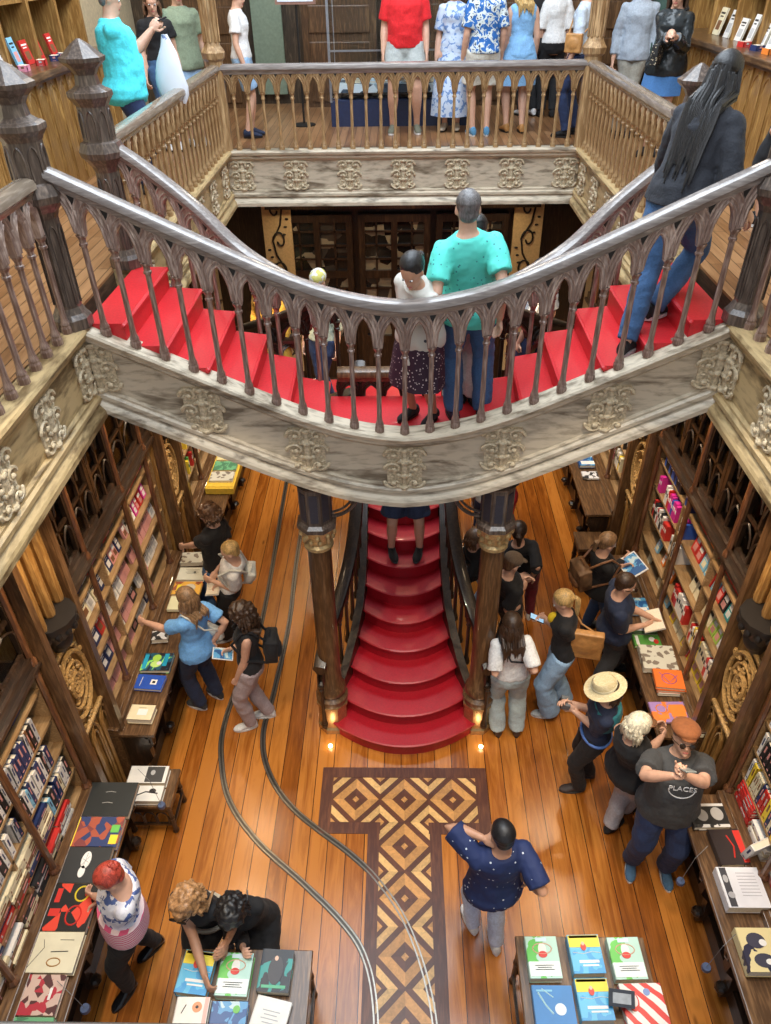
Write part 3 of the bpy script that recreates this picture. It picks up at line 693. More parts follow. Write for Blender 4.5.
# ------------------------------------------------------------ wall bookcases and counters
ZS = [.90, 1.17, 1.50, 1.82, 2.14, 2.42]
TOPZ = 3.74
DGLASS = GLASS
def bookcase(side, y0, y1, posts, label, wallx=3.05, upper=True, zs=ZS, split=.85):
    xf = AX+side*2.64; xb = AX+side*3.04; t = thing('bookcase', label, 'bookcase', (xf, (y0+y1)/2, 0))
    ym, dy = (y0+y1)/2, y1-y0
    mb = MB(); mb.box((xb, ym, 1.87), (.03, dy, 3.74)); mb.build('back_panel', BACKB, t)
    for z in zs:
        mb = MB(); mb.box((AX+side*2.85, ym, z-.012), (.38, dy, .024)); mb.build('shelf', SHELF if z < 2.4 else DARKY, t)
    n = max(1, round(dy/split)); 
    for k in range(n+1):
        y = y0+dy*k/n; mb = MB(); mb.box((AX+side*2.85, y, 1.66), (.38, .022, 1.52)); mb.build('divider', SHELF, t)
    for y in posts:
        mb = MB(); x = xf-side*.02
        mb.tube([(x, y, .90), (x, y, TOPZ)], .026, 8, ends=False)
        mb.lathe((x, y, .90), [(.045, 0), (.045, .05), (.03, .08)], 8); mb.lathe((x, y, 2.36), [(.03, 0), (.042, .03), (.042, .09), (.03, .12)], 8)
        mb.build('post', POSTW, t)
    # glazed upper cabinet
    mb = MB(); mb.box((xf, ym, 2.46), (.08, dy, .09)); mb.box((xf, ym, 3.66), (.08, dy, .14)); mb.box((xf-side*.05, ym, 2.41), (.05, dy, .03)); mb.build('cornice', DARKY, t)
    ys = [y0]+[p for p in posts if y0+.2 < p < y1-.2]+[y1]
    for a, b in zip(ys, ys[1:]):
        w = b-a; m = max(1, round(w/.5)); 
        for q in range(m):
            ya, yb = a+w*q/m, a+w*(q+1)/m; yc, ww = (ya+yb)/2, yb-ya
            mb = MB(); x = xf+side*.01
            for yy in (ya+.03, yb-.03): mb.box((x, yy, 3.05), (.045, .05, 1.12))
            for z in (2.53, 3.57): mb.box((x, yc, z), (.045, ww, .06))
            for z in (2.88, 3.22): mb.box((x, yc, z), (.03, ww, .025))
            mb.box((x, yc, 3.05), (.03, .025, 1.0))
            for s2 in (-1, 1):
                for zb in (2.88, 3.22, 2.55):
                    cv = arch_curve(-ww/4+.02, ww/4-.02, zb+.14, zb+.30, 5); mb.tube([(x-side*.02, yc+s2*ww/4+q_, h) for q_, h in cv], .010, 4, ends=False)
            dr = mb.build('cabinet_door', DARK, t)
            mb = MB(); mb.box((x+side*.012, yc, 3.05), (.006, ww-.08, 1.04)); pn = mb.build('pane', DGLASS, None); pn.parent = dr; pn.matrix_parent_inverse = Matrix.Translation(-Vector((xf, ym, 0)))
            pn.parent = dr; pn.matrix_parent_inverse = Matrix.Identity(4); pn.location = (0, 0, 0)
    for z in (2.80, 3.16):
        mb = MB(); mb.box((AX+side*2.86, ym, z), (.32, dy, .02)); mb.build('cabinet_shelf', DARKY, t)
    return t
def pier(side, y0, y1, label):
    """carved oak pier between two bookcases: blind arches, a roundel, a bracket figure niche"""
    x = AX+side*2.60; ym, dy = (y0+y1)/2, y1-y0; t = thing('carved_pier', label, 'carved panel', (x, ym, 0))
    mb = MB(); mb.box((x+side*.24, ym, 1.87), (.44, dy, 3.74)); mb.build('panel', GOLDW, t)
    mb = MB(); xs = x-side*.0
    for k in range(3):
        c = y0+dy*(k+.5)/3; w = dy/3*.36; cv = [(c-w, .15)]+[(a, h) for a, h in arch_curve(c-w, c+w, 1.12, 1.28, 6)]+[(c+w, .15)]
        mb.tube([(xs, a, h) for a, h in cv], .016, 6, ends=False); 
        cv = [(c-w*.6, .2)]+[(a, h) for a, h in arch_curve(c-w*.6, c+w*.6, 1.08, 1.2, 6)]+[(c+w*.6, .2)]; mb.tube([(xs, a, h) for a, h in cv], .009, 5, ends=False)
    mb.build('blind_arches', GOLDW, t)
    mb = MB(); zc = 1.78
    for r, w in ((.20, .02), (.14, .014), (.07, .02)):
        mb.tube([(xs-side*.005, ym+r*math.cos(a)*1.1, zc+r*1.6*math.sin(a)) for a in [q*PI/12 for q in range(25)]], w, 6, ends=False)
    for k in range(90):
        a = RND.uniform(0, 2*PI); r = RND.uniform(.02, .36); yy = ym+math.cos(a)*r*.75; zz = zc+math.sin(a)*r*1.25
        if abs(yy-ym) < dy/2-.03: mb.ell((xs, yy, zz), (.018, RND.uniform(.015, .04), RND.uniform(.012, .03)), Matrix.Rotation(RND.uniform(0, 3), 3, 'X'), 7, 4)
    mb.tube([(xs-side*.01, y0+.02, 1.34), (xs-side*.01, y1-.02, 1.34)], .022, 6); mb.tube([(xs-side*.01, y0+.02, 2.20), (xs-side*.01, y1-.02, 2.20)], .02, 6)
    mb.build('carved_relief', plain('carved_honey_oak', (.42, .25, .09), .4, 0, .4, 50, .5), t)
    # dark bracket and canopy
    mb = MB(); mb.lathe((xs, ym, 0), [(.02, 2.16), (.06, 2.22), (.10, 2.34), (.17, 2.46), (.20, 2.52), (.20, 2.56)], 12, sx=1.0)
    for k in range(14):
        a = 2*PI*k/14; mb.ell((xs+.17*math.cos(a), ym+.17*math.sin(a), 2.47), (.03, .03, .045), seg=7, rin=5)
    mb.ell((xs-side*.03, ym, 2.34), (.09, .09, .12)); mb.build('carved_bracket', BLACKM, t, True)
    for k in range(3):
        yy = ym+(k-1)*dy*.27; mb = MB(); mb.tube([(xs-side*.02, yy, 2.58), (xs-side*.02, yy, 3.66)], .045, 8); mb.build('engaged_column', GOLDW, t, True)
    for y in (y0+.03, y1-.03):
        mb = MB(); mb.box((x-side*.04, y, 1.87), (.10, .07, 3.74)); mb.build('edge_post', MIDW, t)
def counter(side, y0, y1, label, top=.86, seg=None):
    xi = AX+side*2.24; xo = AX+side*2.64; t = thing('counter', label, 'counter', (AX+side*2.44, (y0+y1)/2, 0)); ym, dy = (y0+y1)/2, y1-y0
    mb = MB(); mb.box((AX+side*2.43, ym, top-.02), (.42, dy, .04)); mb.build('worktop', MIDWY, t, bevel=.008)
    mb = MB(); mb.box((AX+side*2.58, ym, top+.03), (.10, dy, .06)); mb.box((AX+side*2.61, ym, top+.055), (.08, dy, .03)); mb.build('rear_ledge', MIDWY, t, bevel=.006)
    mb = MB(); mb.box((AX+side*2.59, ym, top/2-.02), (.10, dy, top-.05)); mb.build('body', MIDWY, t)
    mb = MB(); mb.box((AX+side*2.50, ym, .07), (.12, dy, .14)); mb.box((AX+side*2.47, ym, .15), (.06, dy, .03)); mb.build('plinth', DARKY, t)
    mb = MB(); mb.box((AX+side*2.31, ym, top-.09), (.05, dy, .10)); mb.box((AX+side*2.29, ym, top-.05), (.04, dy, .02)); mb.build('apron', DARKY, t)
    n = max(2, round(dy/.62)); 
    for k in range(n+1):
        y = y0+.05+(dy-.1)*k/n; mb = MB()
        mb.prism([(0, 0), (.0, -.10), (.05, -.18), (.04, -.30), (.12, -.42), (.14, -.60), (.10, -.74), (.26, -.74), (.26, 0)], lambda a, b, tt: (xi+side*(.02+a), y+tt, top-.06+b), -.035, .035)
        mb.ell((xi+side*.05, y, top-.16), (.04, .045, .05), seg=8, rin=6); mb.ell((xi+side*.13, y, top-.72), (.05, .05, .04), seg=8, rin=6)
        mb.build('carved_bracket', DARK, t)
    return t
def kn(i): return 'nearest middle far farthest'.split()[i]
for side, sn in ((-1, 'left'), (1, 'right')):
    bookcase(side, .6, 3.48, [1.2, 2.0, 2.75, 3.46], 'near %s wall bookcase crammed with books below dark glazed doors' % sn)
    bookcase(side, 4.12, 6.50, [4.62, 5.5, 6.46] if side > 0 else [4.59, 5.53, 6.25], ('middle left wall bookcase with rows of small face-out books behind the blue-shirted woman' if side < 0 else 'middle right wall bookcase of pale and yellow books behind the reading man'))
    pier(side, 3.50, 4.10, 'carved honey oak pier with dark bracket on the %s wall, nearer one' % sn)
    pier(side, 6.52, 7.10, 'carved honey oak pier on the %s wall beyond the middle bookcase' % sn)
    bookcase(side, 7.12, 10.2, [7.9, 8.8, 9.8], 'far %s wall bookcase past the second pier' % sn)
    counter(side, .6, 3.46, 'near %s counter in front of the near bookcase' % sn)
    counter(side, 4.0, 6.45, 'middle %s counter with carved dark brackets along its front' % sn)
    counter(side, 7.2, 9.6, 'far %s counter partly under the curved landing' % sn)

BL, BR = 'near left bookcase', 'near right bookcase'
ML, MR = 'middle left bookcase', 'middle right bookcase'
SHN = ['bottom shelf', 'second shelf', 'third shelf', 'fourth shelf', 'fifth shelf']
# near left
for k, (ya, yb, kind, cols) in enumerate([(1.75, 3.2, 'lie', ['white', 'red', 'cream', 'black', 'brown']), (2.0, 3.0, 'lie', ['white', 'red', 'navy', 'cream', 'brown']), (2.2, 3.3, 'spine', ['black', 'navy', 'light blue', 'white', 'pale grey']), (2.3, 3.3, 'spine', ['black', 'navy', 'brown', 'pale grey', 'white']), (2.5, 3.4, 'mix', ['navy', 'black', 'orange'])]):
    if kind == 'lie':
        y = ya
        while y < yb: lying_stack(-1, BL, SHN[k], y, ZS[k]+.0, 4 if k == 0 else 5, cols, w=.24, d=.20); y += .23
        if k == 1: book_row(-1, BL, SHN[k]+', far end', 3.05, 3.44, ZS[k], .24, ['white', 'light blue', 'navy', 'black', 'cream'])
    elif kind == 'spine':
        book_row(-1, BL, SHN[k], ya, yb, ZS[k], .26, cols, fill=.97)
    else: book_row(-1, BL, SHN[k], ya, yb, ZS[k], .22, cols, 'face', fill=.8)
# near right
book_row(1, BR, SHN[1], 2.55, 3.42, ZS[1]+.0, .27, ['white', 'cream', 'red', 'navy', 'yellow'])
book_row(1, BR, SHN[2], 2.7, 3.42, ZS[2], .27, ['black', 'white', 'pale grey', 'black'])
book_row(1, BR, SHN[3], 2.8, 3.42, ZS[3], .25, ['white', 'black', 'red'])
lying_stack(1, BR, SHN[0], 3.28, ZS[0], 6, ['red'], w=.26, d=.22); lying_stack(1, BR, SHN[0], 3.0, ZS[0], 4, ['white', 'cream'], w=.26, d=.2); lying_stack(1, BR, SHN[0], 2.7, ZS[0], 4, ['white', 'rose'], w=.26, d=.2)
# middle left: small faced-out covers, pink and navy and white
for k, cols in enumerate([['black', 'rose', 'white', 'navy'], ['rose', 'navy', 'brown', 'white', 'black'], ['navy', 'rose', 'white', 'red'], ['navy', 'purple', 'rose', 'cream'], ['rose', 'red', 'pink', 'navy', 'white']]):
    book_row(-1, ML, SHN[k], 4.16, 5.5 if k else 6.0, ZS[k], .21 if k else .18, cols+['rose', 'white'], 'face', fill=.98)
    if k: book_row(-1, ML, SHN[k]+', far end', 5.56, 6.42, ZS[k], .21, ['red', 'rose', 'white', 'magenta'] if k > 2 else ['rose', 'white'], 'face', fill=.95 if k > 2 else .75)
book_row(-1, ML, 'left end of the second shelf', 4.14, 4.5, ZS[1], .2, ['blue', 'white'], 'face', xf=AX-2.70)
# middle right
for k, cols in enumerate([['yellow', 'yellow', 'cream', 'red'], ['cream', 'cream', 'white', 'red', 'yellow'], ['cream', 'lime', 'white', 'cream', 'green'], ['black', 'red', 'teal', 'light blue', 'green'], ['red', 'orange', 'red', 'rose']]):
    book_row(1, MR, SHN[k], 4.16, 5.45, ZS[k], .25, cols, 'face' if k in (0, 2, 3, 4) else 'spine', fill=.95)
    book_row(1, MR, SHN[k]+', far end', 5.55, 6.4, ZS[k], .22, [['white', 'cream', 'light blue'], ['white', 'orange', 'light blue'], ['red', 'black', 'white'], ['magenta', 'white', 'red', 'blue'], ['blue', 'black', 'navy']][k], 'face' if k in (0, 1) else 'spine', fill=.5 if k < 2 else .85)
# far bays
for s, nm in ((-1, 'far left bookcase'), (1, 'far right bookcase')):
    for k in (1, 2, 3): book_row(s, nm, SHN[k], 7.2, 8.4, ZS[k], .25, ['cream', 'white', 'red', 'green', 'yellow', 'black'], fill=.7)

so = STUFF.build('shelf_books', [cmat(c) for c in STM]); so['kind'] = 'stuff'; so['label'] = 'the many remaining small books packed on the wall shelves'; so['category'] = 'books'
# ------------------------------------------------------------ cover art, flat books on the counters
def art_mat(name, kind, c1, c2, sc, thr, c3=None): return pattern('cover_art_'+name, kind, c1, c2, sc, thr, .35, c3)
ART = {
 'tanks': ((.02, .02, .03), [art_mat('tanks', 'noise', (.02, .10, .16), (.30, .75, .15), 9, .42, (.02, .02, .03))]),
 'map': ((.05, .06, .12), [art_mat('map', 'cells', (.22, .06, .06), (.04, .06, .16), 16, .45, (.40, .10, .06))]),
 'blackred': ((.02, .02, .02), [art_mat('redsigns', 'cells', (.75, .07, .04), (.02, .02, .02), 9, .55)]),
 'crowd': ((.35, .12, .12), [art_mat('crowd', 'cells', (.45, .04, .06), (.10, .04, .04), 22, .35, (.62, .45, .38))]),
 'green': ((.12, .30, .16), [art_mat('greenish', 'noise', (.16, .42, .22), (.08, .22, .12), 8, .5)]),
 'cartoon': ((.15, .55, .15), [art_mat('field', 'noise', (.45, .70, .62), (.12, .55, .10), 3.2, .45, (.75, .82, .82))]),
 'sea': ((.05, .30, .65), [art_mat('waves', 'noise', (.04, .33, .68), (.10, .48, .75), 8, .5)]),
 'speckle': ((.6, .6, .55), [art_mat('speckle', 'cells', (.62, .60, .50), (.22, .18, .14), 24, .4)]),
 'stripes': ((.8, .78, .75), [art_mat('stripes', 'ystripes', (.80, .78, .76), (.70, .05, .05), 5.5, .45)]),
 'pansy': ((.70, .60, .30), [art_mat('birds', 'noise', (.74, .64, .34), (.03, .03, .06), 4.5, .42)]),
 'bluepic': ((.06, .25, .50), [art_mat('bluepic', 'noise', (.10, .34, .62), (.02, .10, .30), 10, .5, (.5, .66, .72))]),
 'teal': ((.02, .05, .07), [art_mat('tealplants', 'noise', (.015, .02, .03), (.03, .30, .28), 7, .45)]),
 'orange': ((.8, .22, .03), [art_mat('orangeart', 'cells', (.82, .20, .03), (.35, .10, .05), 14, .3, (.80, .45, .08))]),
 'purple': ((.35, .22, .5), [art_mat('purpleart', 'noise', (.36, .22, .48), (.82, .22, .05), 9, .48)]),
 'photo': ((.7, .7, .7), [art_mat('bwphoto', 'noise', (.72, .72, .72), (.04, .04, .04), 8, .47)]),
}
def flat_book(label, x, y, z, w, h, t, rz=0, art=None, col=(.8, .78, .74), extra=None, group=None):
    """closed book lying on its back, cover up; extra adds drawn marks in cover space (u across, v up)"""
    root = thing('book', label, 'book', (x, y, z), group); Mz = Matrix.Rotation(rz, 3, 'Z')
    mb = MB(); mb.box((0, 0, t/2), (w-.008, h-.008, t-.004)); o = mb.build('pages', PAGES); o.parent = root; o.rotation_euler = (0, 0, rz)
    cm = ART[art][1][0] if art else plain('cover_%02x%02x%02x' % tuple(int(c*255) for c in col), col, .4, 0, .06, 10)
    mb = MB(); mb.box((0, 0, t), (w, h, .004)); mb.box((0, 0, .002), (w, h, .004)); mb.box((-w/2, 0, t/2), (.004, h, t+.004)); c = mb.build('cover', cm); c.parent = root; c.rotation_euler = (0, 0, rz)
    if extra:
        groups = {}
        for e in extra:
            kind, colr = e[0], e[1]; groups.setdefault(colr, MB()); g = groups[colr]; zt = t+.0035
            if kind == 'bar': _, _, u, v, a, b = e; g.box((u*w, v*h, zt), (a*w, b*h, .002))
            elif kind == 'oval': _, _, u, v, a, b = e; g.lathe((u*w, v*h, zt), [(1, -.001), (1, .0012+.0006*len(groups))], 18, sx=a*w, sy=b*h)
            elif kind == 'line': _, _, pts, r = e; g.tube([(u*w, v*h, zt) for u, v in pts], r, 4)
            elif kind == 'ring': _, _, u, v, a, b, r = e; g.tube([(u*w+a*w*math.cos(q*PI/9), v*h+b*h*math.sin(q*PI/9), zt) for q in range(19)], r, 4, ends=False)
        for colr, g in groups.items():
            m = plain('print_%02x%02x%02x' % tuple(int(q*255) for q in colr), colr, .4, 0, .03); q = g.build('cover_art', m); q.parent = root; q.rotation_euler = (0, 0, rz)
    return root
Wt, Bk, Yw, Rd, Og, Gr, Sk = (.8, .8, .78), (.02, .02, .02), (.85, .68, .05), (.65, .04, .03), (.8, .25, .04), (.15, .5, .1), (.75, .48, .35)
lines = lambda c, v0, n, w=.6, dv=.05, u=0: [('bar', c, u, v0-k*dv, w*(1 if k % 2 == 0 else .75), .018) for k in range(n)]
T = .875
# left, near counter
flat_book('large black book with small crossed marks, near the low stool', -2.37, 3.34, T, .40, .30, .05, 0, None, (.025, .028, .028), [('line', (.4, .4, .38), [(-.1, .2), (0, .22), (.1, .2)], .003), ('line', (.4, .4, .38), [(-.1, -.12), (0, -.10), (.1, -.12)], .003)])
flat_book('large map-patterned art book with yellow and green edge, beside the black one', -2.39, 3.06, T, .40, .25, .05, 0, 'map', extra=[('bar', Yw, -.40, 0, .06, .96), ('bar', Wt, -.47, 0, .05, .9), ('bar', Gr, .38, .1, .16, .25), ('bar', Yw, .40, -.25, .15, .3)])
flat_book('black book with a white tattooed arm shape on its cover', -2.39, 2.80, T, .36, .28, .05, 0, None, (.035, .038, .04), [('oval', Wt, .02, .12, .10, .24), ('oval', Wt, 0, -.20, .07, .16), ('line', Bk, [(-.06, .15), (.08, .05)], .003), ('line', Bk, [(-.06, -.05), (.08, .22)], .003), ('line', Bk, [(.02, .3), (0, -.1)], .003)])
flat_book('black book with bright red gloves and labels drawn on it', -2.41, 2.49, T, .38, .33, .05, 0, 'blackred', extra=[('ring', Yw, .22, .28, .13, .16, .006), ('bar', Rd, -.2, -.12, .2, .16), ('ring', Rd, .18, -.18, .14, .2, .006), ('bar', Rd, -.22, .24, .1, .3)])
flat_book('pale cream book with hanging drawing lines and brown hooks', -2.41, 2.19, T, .38, .26, .045, 0, None, (.72, .68, .50), [('line', Bk, [(-.35, -.4), (-.15, .1), (-.2, .3)], .002), ('line', Bk, [(.1, .3), (.35, .3)], .002), ('ring', (.4, .2, .05), .1, -.25, .12, .1, .004), ('line', Bk, [(.0, .0), (.3, .02)], .003)])
flat_book('book with a crowded dark red photograph on its cover', -2.43, 1.93, T, .36, .24, .04, 0, 'crowd', extra=[('bar', Wt, .3, .02, .05, .3)])
flat_book('mottled green book at the near end of the left counter', -2.41, 1.68, T, .34, .24, .04, 0, 'green')
# left, middle counter
flat_book('black box set with bright green and blue toys pictured on it', -2.37, 4.80, T, .30, .22, .04, .0, 'tanks', extra=[('bar', (.02, .35, .55), -.34, 0, .13, .8), ('bar', (.02, .35, .55), .3, .1, .14, .7), ('oval', (.4, .7, .1), 0, .2, .14, .2), ('oval', (.5, .75, .2), .02, -.15, .17, .18), ('oval', Wt, .12, -.1, .08, .1)])
flat_book('royal blue book with a white square emblem on its cover', -2.37, 4.56, T, .27, .17, .03, -.08, None, (.02, .08, .42), [('bar', Wt, .15, 0, .22, .34), ('bar', (.05, .1, .4), .15, 0, .1, .16), ('line', Wt, [(-.3, -.3), (-.3, .3)], .003)])
flat_book('thick cream paperback alone near the end of the middle left counter', -2.34, 4.19, T, .22, .16, .06, -.05, None, (.75, .66, .45), [('bar', Wt, .05, 0, .4, .4), ('bar', (.5, .45, .3), .0, .3, .3, .05)])
flat_book('white booklet spread with line drawings beyond the orange one', -2.31, 6.08, T, .30, .20, .03, 0, None, (.74, .74, .62), [('oval', Bk, .1, .1, .05, .06)]+lines((.3, .3, .25), .3, 4, .5, .1))
flat_book('orange book with grey picture on the middle left counter', -2.31, 5.85, T, .30, .20, .03, 0, 'orange', extra=[('oval', (.6, .55, .45), .1, 0, .2, .3), ('bar', Yw, -.3, 0, .15, .5)])
flat_book('pale yellow book just behind the blue-shirted woman', -2.30, 5.62, T, .30, .20, .03, 0, None, (.70, .68, .45), [('oval', Bk, 0, -.1, .12, .15)]+lines((.2, .3, .3), .35, 2))
flat_book('small grey and white box beside the blue-shirted woman\'s hand', -2.42, 5.14, T, .16, .12, .05, .1, 'photo')
flat_book('pile-top magazine with faint colours under the reaching hand', -2.34, 6.33, T, .28, .18, .05, .05, 'speckle')
# left far
for k, (art, lab) in enumerate((('speckle', 'book with black and white pattern on the far left table'), ('green', 'green book on the far left table'), ('pansy', 'yellow and black book on the far left table'))):
    flat_book(lab, -2.30, 7.85+k*.24, T+.09, .30, .21, .03, 0, art)
mb = MB(); mb.box((-2.30, 8.05, .915), (.36, .86, .085)); mb.box((-2.30, 8.05, .962), (.32, .80, .01)); tag(mb.build('display_tray', plain('yellow_tray', (.75, .50, .05), .5)), 'bright yellow tray of books on the far left counter', 'tray')
# right, middle counter
flat_book('light blue picture book under the reading man\'s hands', 2.44, 5.58, T, .28, .22, .04, .05, 'bluepic', extra=[('bar', Wt, 0, -.25, .7, .2)])
flat_book('book with white and red cover stripes below the reading man', 2.46, 5.25, T, .30, .13, .03, -.03, None, (.05, .12, .05), [('bar', Rd, .15, .1, .5, .3), ('bar', Wt, -.25, 0, .3, .3)])
flat_book('green and white comic book on the middle right counter', 2.45, 5.10, T, .30, .15, .03, -.03, None, (.10, .32, .06), [('oval', Wt, .1, .1, .1, .2), ('oval', Rd, .22, -.1, .08, .2), ('bar', Wt, -.38, 0, .1, .8)])
flat_book('speckled white book with tiny figures beside the orange pile', 2.47, 4.86, T, .32, .30, .06, -.06, 'speckle')
for k in range(3): flat_book('orange drawing book, %s of the pile by the hat wearer' % ('bottom', 'middle', 'top')[k] if k != 2 else 'orange drawing book with purple figure, topmost of the pile', 2.50-.01*k, 4.55+.008*k, T+.032*k, .26, .22, .03, -.05-.03*k, None, (.80, .18, .03) if k == 2 else ((.6, .12, .02) if k else (.75, .7, .6)), [('ring', (.35, .1, .3), 0, 0, .25, .28, .004), ('line', (.35, .1, .3), [(-.3, .3), (0, -.2), (.3, .2)], .004)] if k == 2 else None)
flat_book('lilac poster book with orange squiggles near the flat cap', 2.44, 4.25, T, .38, .22, .02, .02, 'purple', extra=[('bar', Og, .12, .05, .35, .6), ('ring', Og, -.25, .15, .12, .2, .006), ('bar', Og, -.25, -.25, .25, .2)])
flat_book('cream book next to the lilac poster book', 2.52, 4.06, T, .24, .13, .03, 0, None, (.72, .68, .5), lines(Bk, .2, 2))
# right near counter
flat_book('dark photo book with silver pictures in front of the photographer', 2.43, 3.24, T, .30, .20, .04, .02, 'photo', (.03, .03, .03), extra=[('bar', Bk, 0, .0, .9, .75), ('oval', (.35, .35, .35), -.2, 0, .15, .25), ('oval', (.45, .45, .45), .2, .05, .16, .28)])
flat_book('black and red book lying beneath the upright white one', 2.50, 2.98, T, .24, .28, .05, .04, None, (.03, .02, .02), [('bar', Rd, .35, 0, .22, .9), ('line', Rd, [(0, .3), (.1, 0), (0, -.3)], .006)])
o = shelf_book('spine', 'white', 'white book standing tilted against the right shelf edge', 'upright display book', (2.64, 2.93, T+.05), (.05, .17, .23), -1.2, (0.1, .2)); del o['group']
flat_book('thick white book with black vertical picture strip, held by a cord', 2.47, 2.66, T, .30, .29, .08, .0, None, (.72, .73, .78), [('bar', (.05, .05, .06), -.36, 0, .16, .96), ('oval', (.4, .4, .42), -.36, .2, .06, .1), ('oval', (.4, .4, .42), -.34, -.2, .08, .08)]+[('bar', (.45, .45, .5), .15, .35-.08*k, .45, .012) for k in range(8)])
flat_book('thick cream book with dark bird shapes at the right edge of the photo', 2.47, 2.24, T, .32, .28, .08, .0, 'pansy', extra=[('oval', (.05, .05, .08), -.15, .2, .2, .18), ('oval', (.05, .05, .08), -.1, -.25, .22, .16), ('oval', Wt, -.02, .15, .08, .08), ('oval', Wt, .0, -.28, .09, .07)])
flat_book('light-coloured book on the far right counter', 2.50, 8.0, T, .28, .16, .02, 0, 'photo')
flat_book('sky blue picture book on the far right counter', 2.50, 8.32, T, .28, .26, .04, 0, 'bluepic', extra=[('bar', Wt, 0, -.25, .8, .3)])
# security pucks hanging by cords
for s, x, y, z, lab in ((1, 2.20, 2.92, .50, 'grey security puck hanging by cord from the right counter, below the photographer'), (1, 2.20, 2.30, .50, 'blue security puck hanging by cord at the near end of the right counter'), (-1, -2.17, 1.95, .62, 'security puck hanging from the left counter near the green book'), (-1, -2.08, 3.55, .482, 'blue-grey security puck beside the low stool')):
    t = thing('security_tag', lab, 'security tag', (x, y, z))
    mb = MB(); mb.lathe((x, y, z), [(.03, -.02), (.035, 0), (.03, .02)], 12); mb.build('puck', plain('tag_plastic', (.08, .11, .2), .3), t, True)
    mb = MB(); mb.tube([(x, y, z+.02), (x+s*.03, y, .86), (x+s*.12, y+.05, .95)], .0025, 4); mb.build('cord', plain('grey_cord', (.2, .2, .2), .5), t)

# ------------------------------------------------------------ stool with books, front display tables
def small_table(name, label, cat, x, y, w, d, h, arch=True, mat=MIDW):
    t = thing(name, label, cat, (x, y, 0))
    mb = MB(); mb.box((x, y, h-.02), (w, d, .04)); mb.build('table_top', MIDWY, t, bevel=.006)
    for sx in (-1, 1):
        for sy in (-1, 1):
            mb = MB(); mb.lathe((x+sx*(w/2-.04), y+sy*(d/2-.04), 0), [(.022, 0), (.03, .02), (.022, .05), (.02, h*.45), (.028, h*.5), (.02, h*.55), (.022, h-.12), (.03, h-.04)], 8); mb.build('leg', DARK, t)
    mb = MB()
    for sy in (-1, 1): mb.box((x, y+sy*(d/2-.03), h-.08), (w-.06, .02, .08)); mb.box((x, y+sy*(d/2-.03), .14), (w-.08, .02, .03))
    for sx in (-1, 1): mb.box((x+sx*(w/2-.03), y, h-.08), (.02, d-.06, .08)); mb.box((x+sx*(w/2-.03), y, .14), (.02, d-.08, .03))
    mb.build('apron', DARK, t)
    mb = MB()
    n = 3
    for sy in (-1, 1):
        for k in range(n):
            c = x-w/2+.06+(w-.12)*(k+.5)/n; r = (w-.12)/n/2-.008
            mb.tube([(c+q, y+sy*(d/2-.03), z) for q, z in [(-r, .15)]+arch_curve(-r, r, h-.2, h-.13, 5)+[(r, .15)]], .009, 4)
    mb.build('arched_rail', DARK, t); return t
small_table('stool', 'low dark wooden stool with arched rails holding white books, left counter end', 'stool', -2.24, 3.74, .46, .38, .46)
flat_book('white book with black photograph, rear one on the low stool', -2.26, 3.82, .465, .34, .17, .07, 0, None, (.75, .74, .70), [('bar', (.06, .06, .06), .18, 0, .46, .9), ('oval', (.45, .45, .45), .12, .1, .06, .15)])
flat_book('white book with black brush drawing, front one on the low stool', -2.24, 3.64, .465, .30, .15, .06, 0, None, (.75, .74, .70), [('line', Bk, [(-.3, -.2), (0, .1), (.35, .0)], .006), ('oval', Bk, .2, .15, .1, .15)])
small_table('display_table', 'dark display table at the bottom left holding six bright picture books', 'table', -1.10, 1.98, .94, .66, .70, mat=DARK)
small_table('display_table', 'dark display table at the bottom right holding bright picture books', 'table', 1.28, 2.02, .92, .80, .70, mat=DARK)
small_table('side_table', 'small dark plant-stand table behind the brown backpack', 'table', 2.3, 7.0, .34, .34, .62)
def cartoon(cx=0): return [('oval', Wt, 0, .18, .13, .16), ('oval', Rd, 0, .06, .14, .08), ('ring', Sk, 0, .2, .3, .13, .004), ('bar', (.6, .8, .9), 0, .42, .35, .1), ('bar', (.80, .86, .86), 0, -.28, .96, .34)]+lines((.3, .45, .4), -.2, 3, .6, .05)
def seabook(): return [('bar', Yw, 0, .32, .98, .30), ('bar', (.40, .36, .10), 0, .45, .9, .08), ('oval', Rd, -.05, .18, .09, .10), ('oval', Sk, -.05, .26, .05, .05), ('bar', Wt, .05, -.20, .62, .07), ('bar', Wt, .08, -.30, .5, .04), ('line', Wt, [(-.4, .04), (-.1, .0), (.2, .05), (.45, .02)], .002)]
TT = .705
flat_book('green and white cartoon picture book in the middle of the bottom left table', -1.15, 2.12, TT, .22, .27, .07, -.03, 'cartoon', extra=cartoon())
flat_book('blue picture book with yellow top, being touched by the curly-haired woman', -1.42, 2.13, TT, .22, .27, .07, -.10, 'sea', extra=seabook())
flat_book('dark teal book with plant border, right end of the bottom left table', -.87, 2.15, TT, .22, .27, .06, -.04, 'teal', extra=[('oval', (.05, .05, .06), 0, .0, .24, .34), ('oval', Sk, -.02, .28, .06, .06), ('bar', (.1, .45, .25), 0, -.38, .75, .07)])
flat_book('white book with red flower at the near left of the bottom left table', -1.40, 1.86, TT, .22, .24, .06, 0, None, (.80, .76, .70), [('oval', (.75, .3, .15), .15, .25, .15, .13), ('oval', Bk, .15, .25, .05, .04), ('line', Bk, [(-.2, .3), (-.3, .1)], .003), ('bar', (.85, .45, .4), .42, .1, .12, .8)])
flat_book('blue watercolour book front centre of the bottom left table', -1.15, 1.84, TT, .24, .24, .05, 0, 'bluepic', extra=[('oval', Gr, .2, .3, .1, .1)])
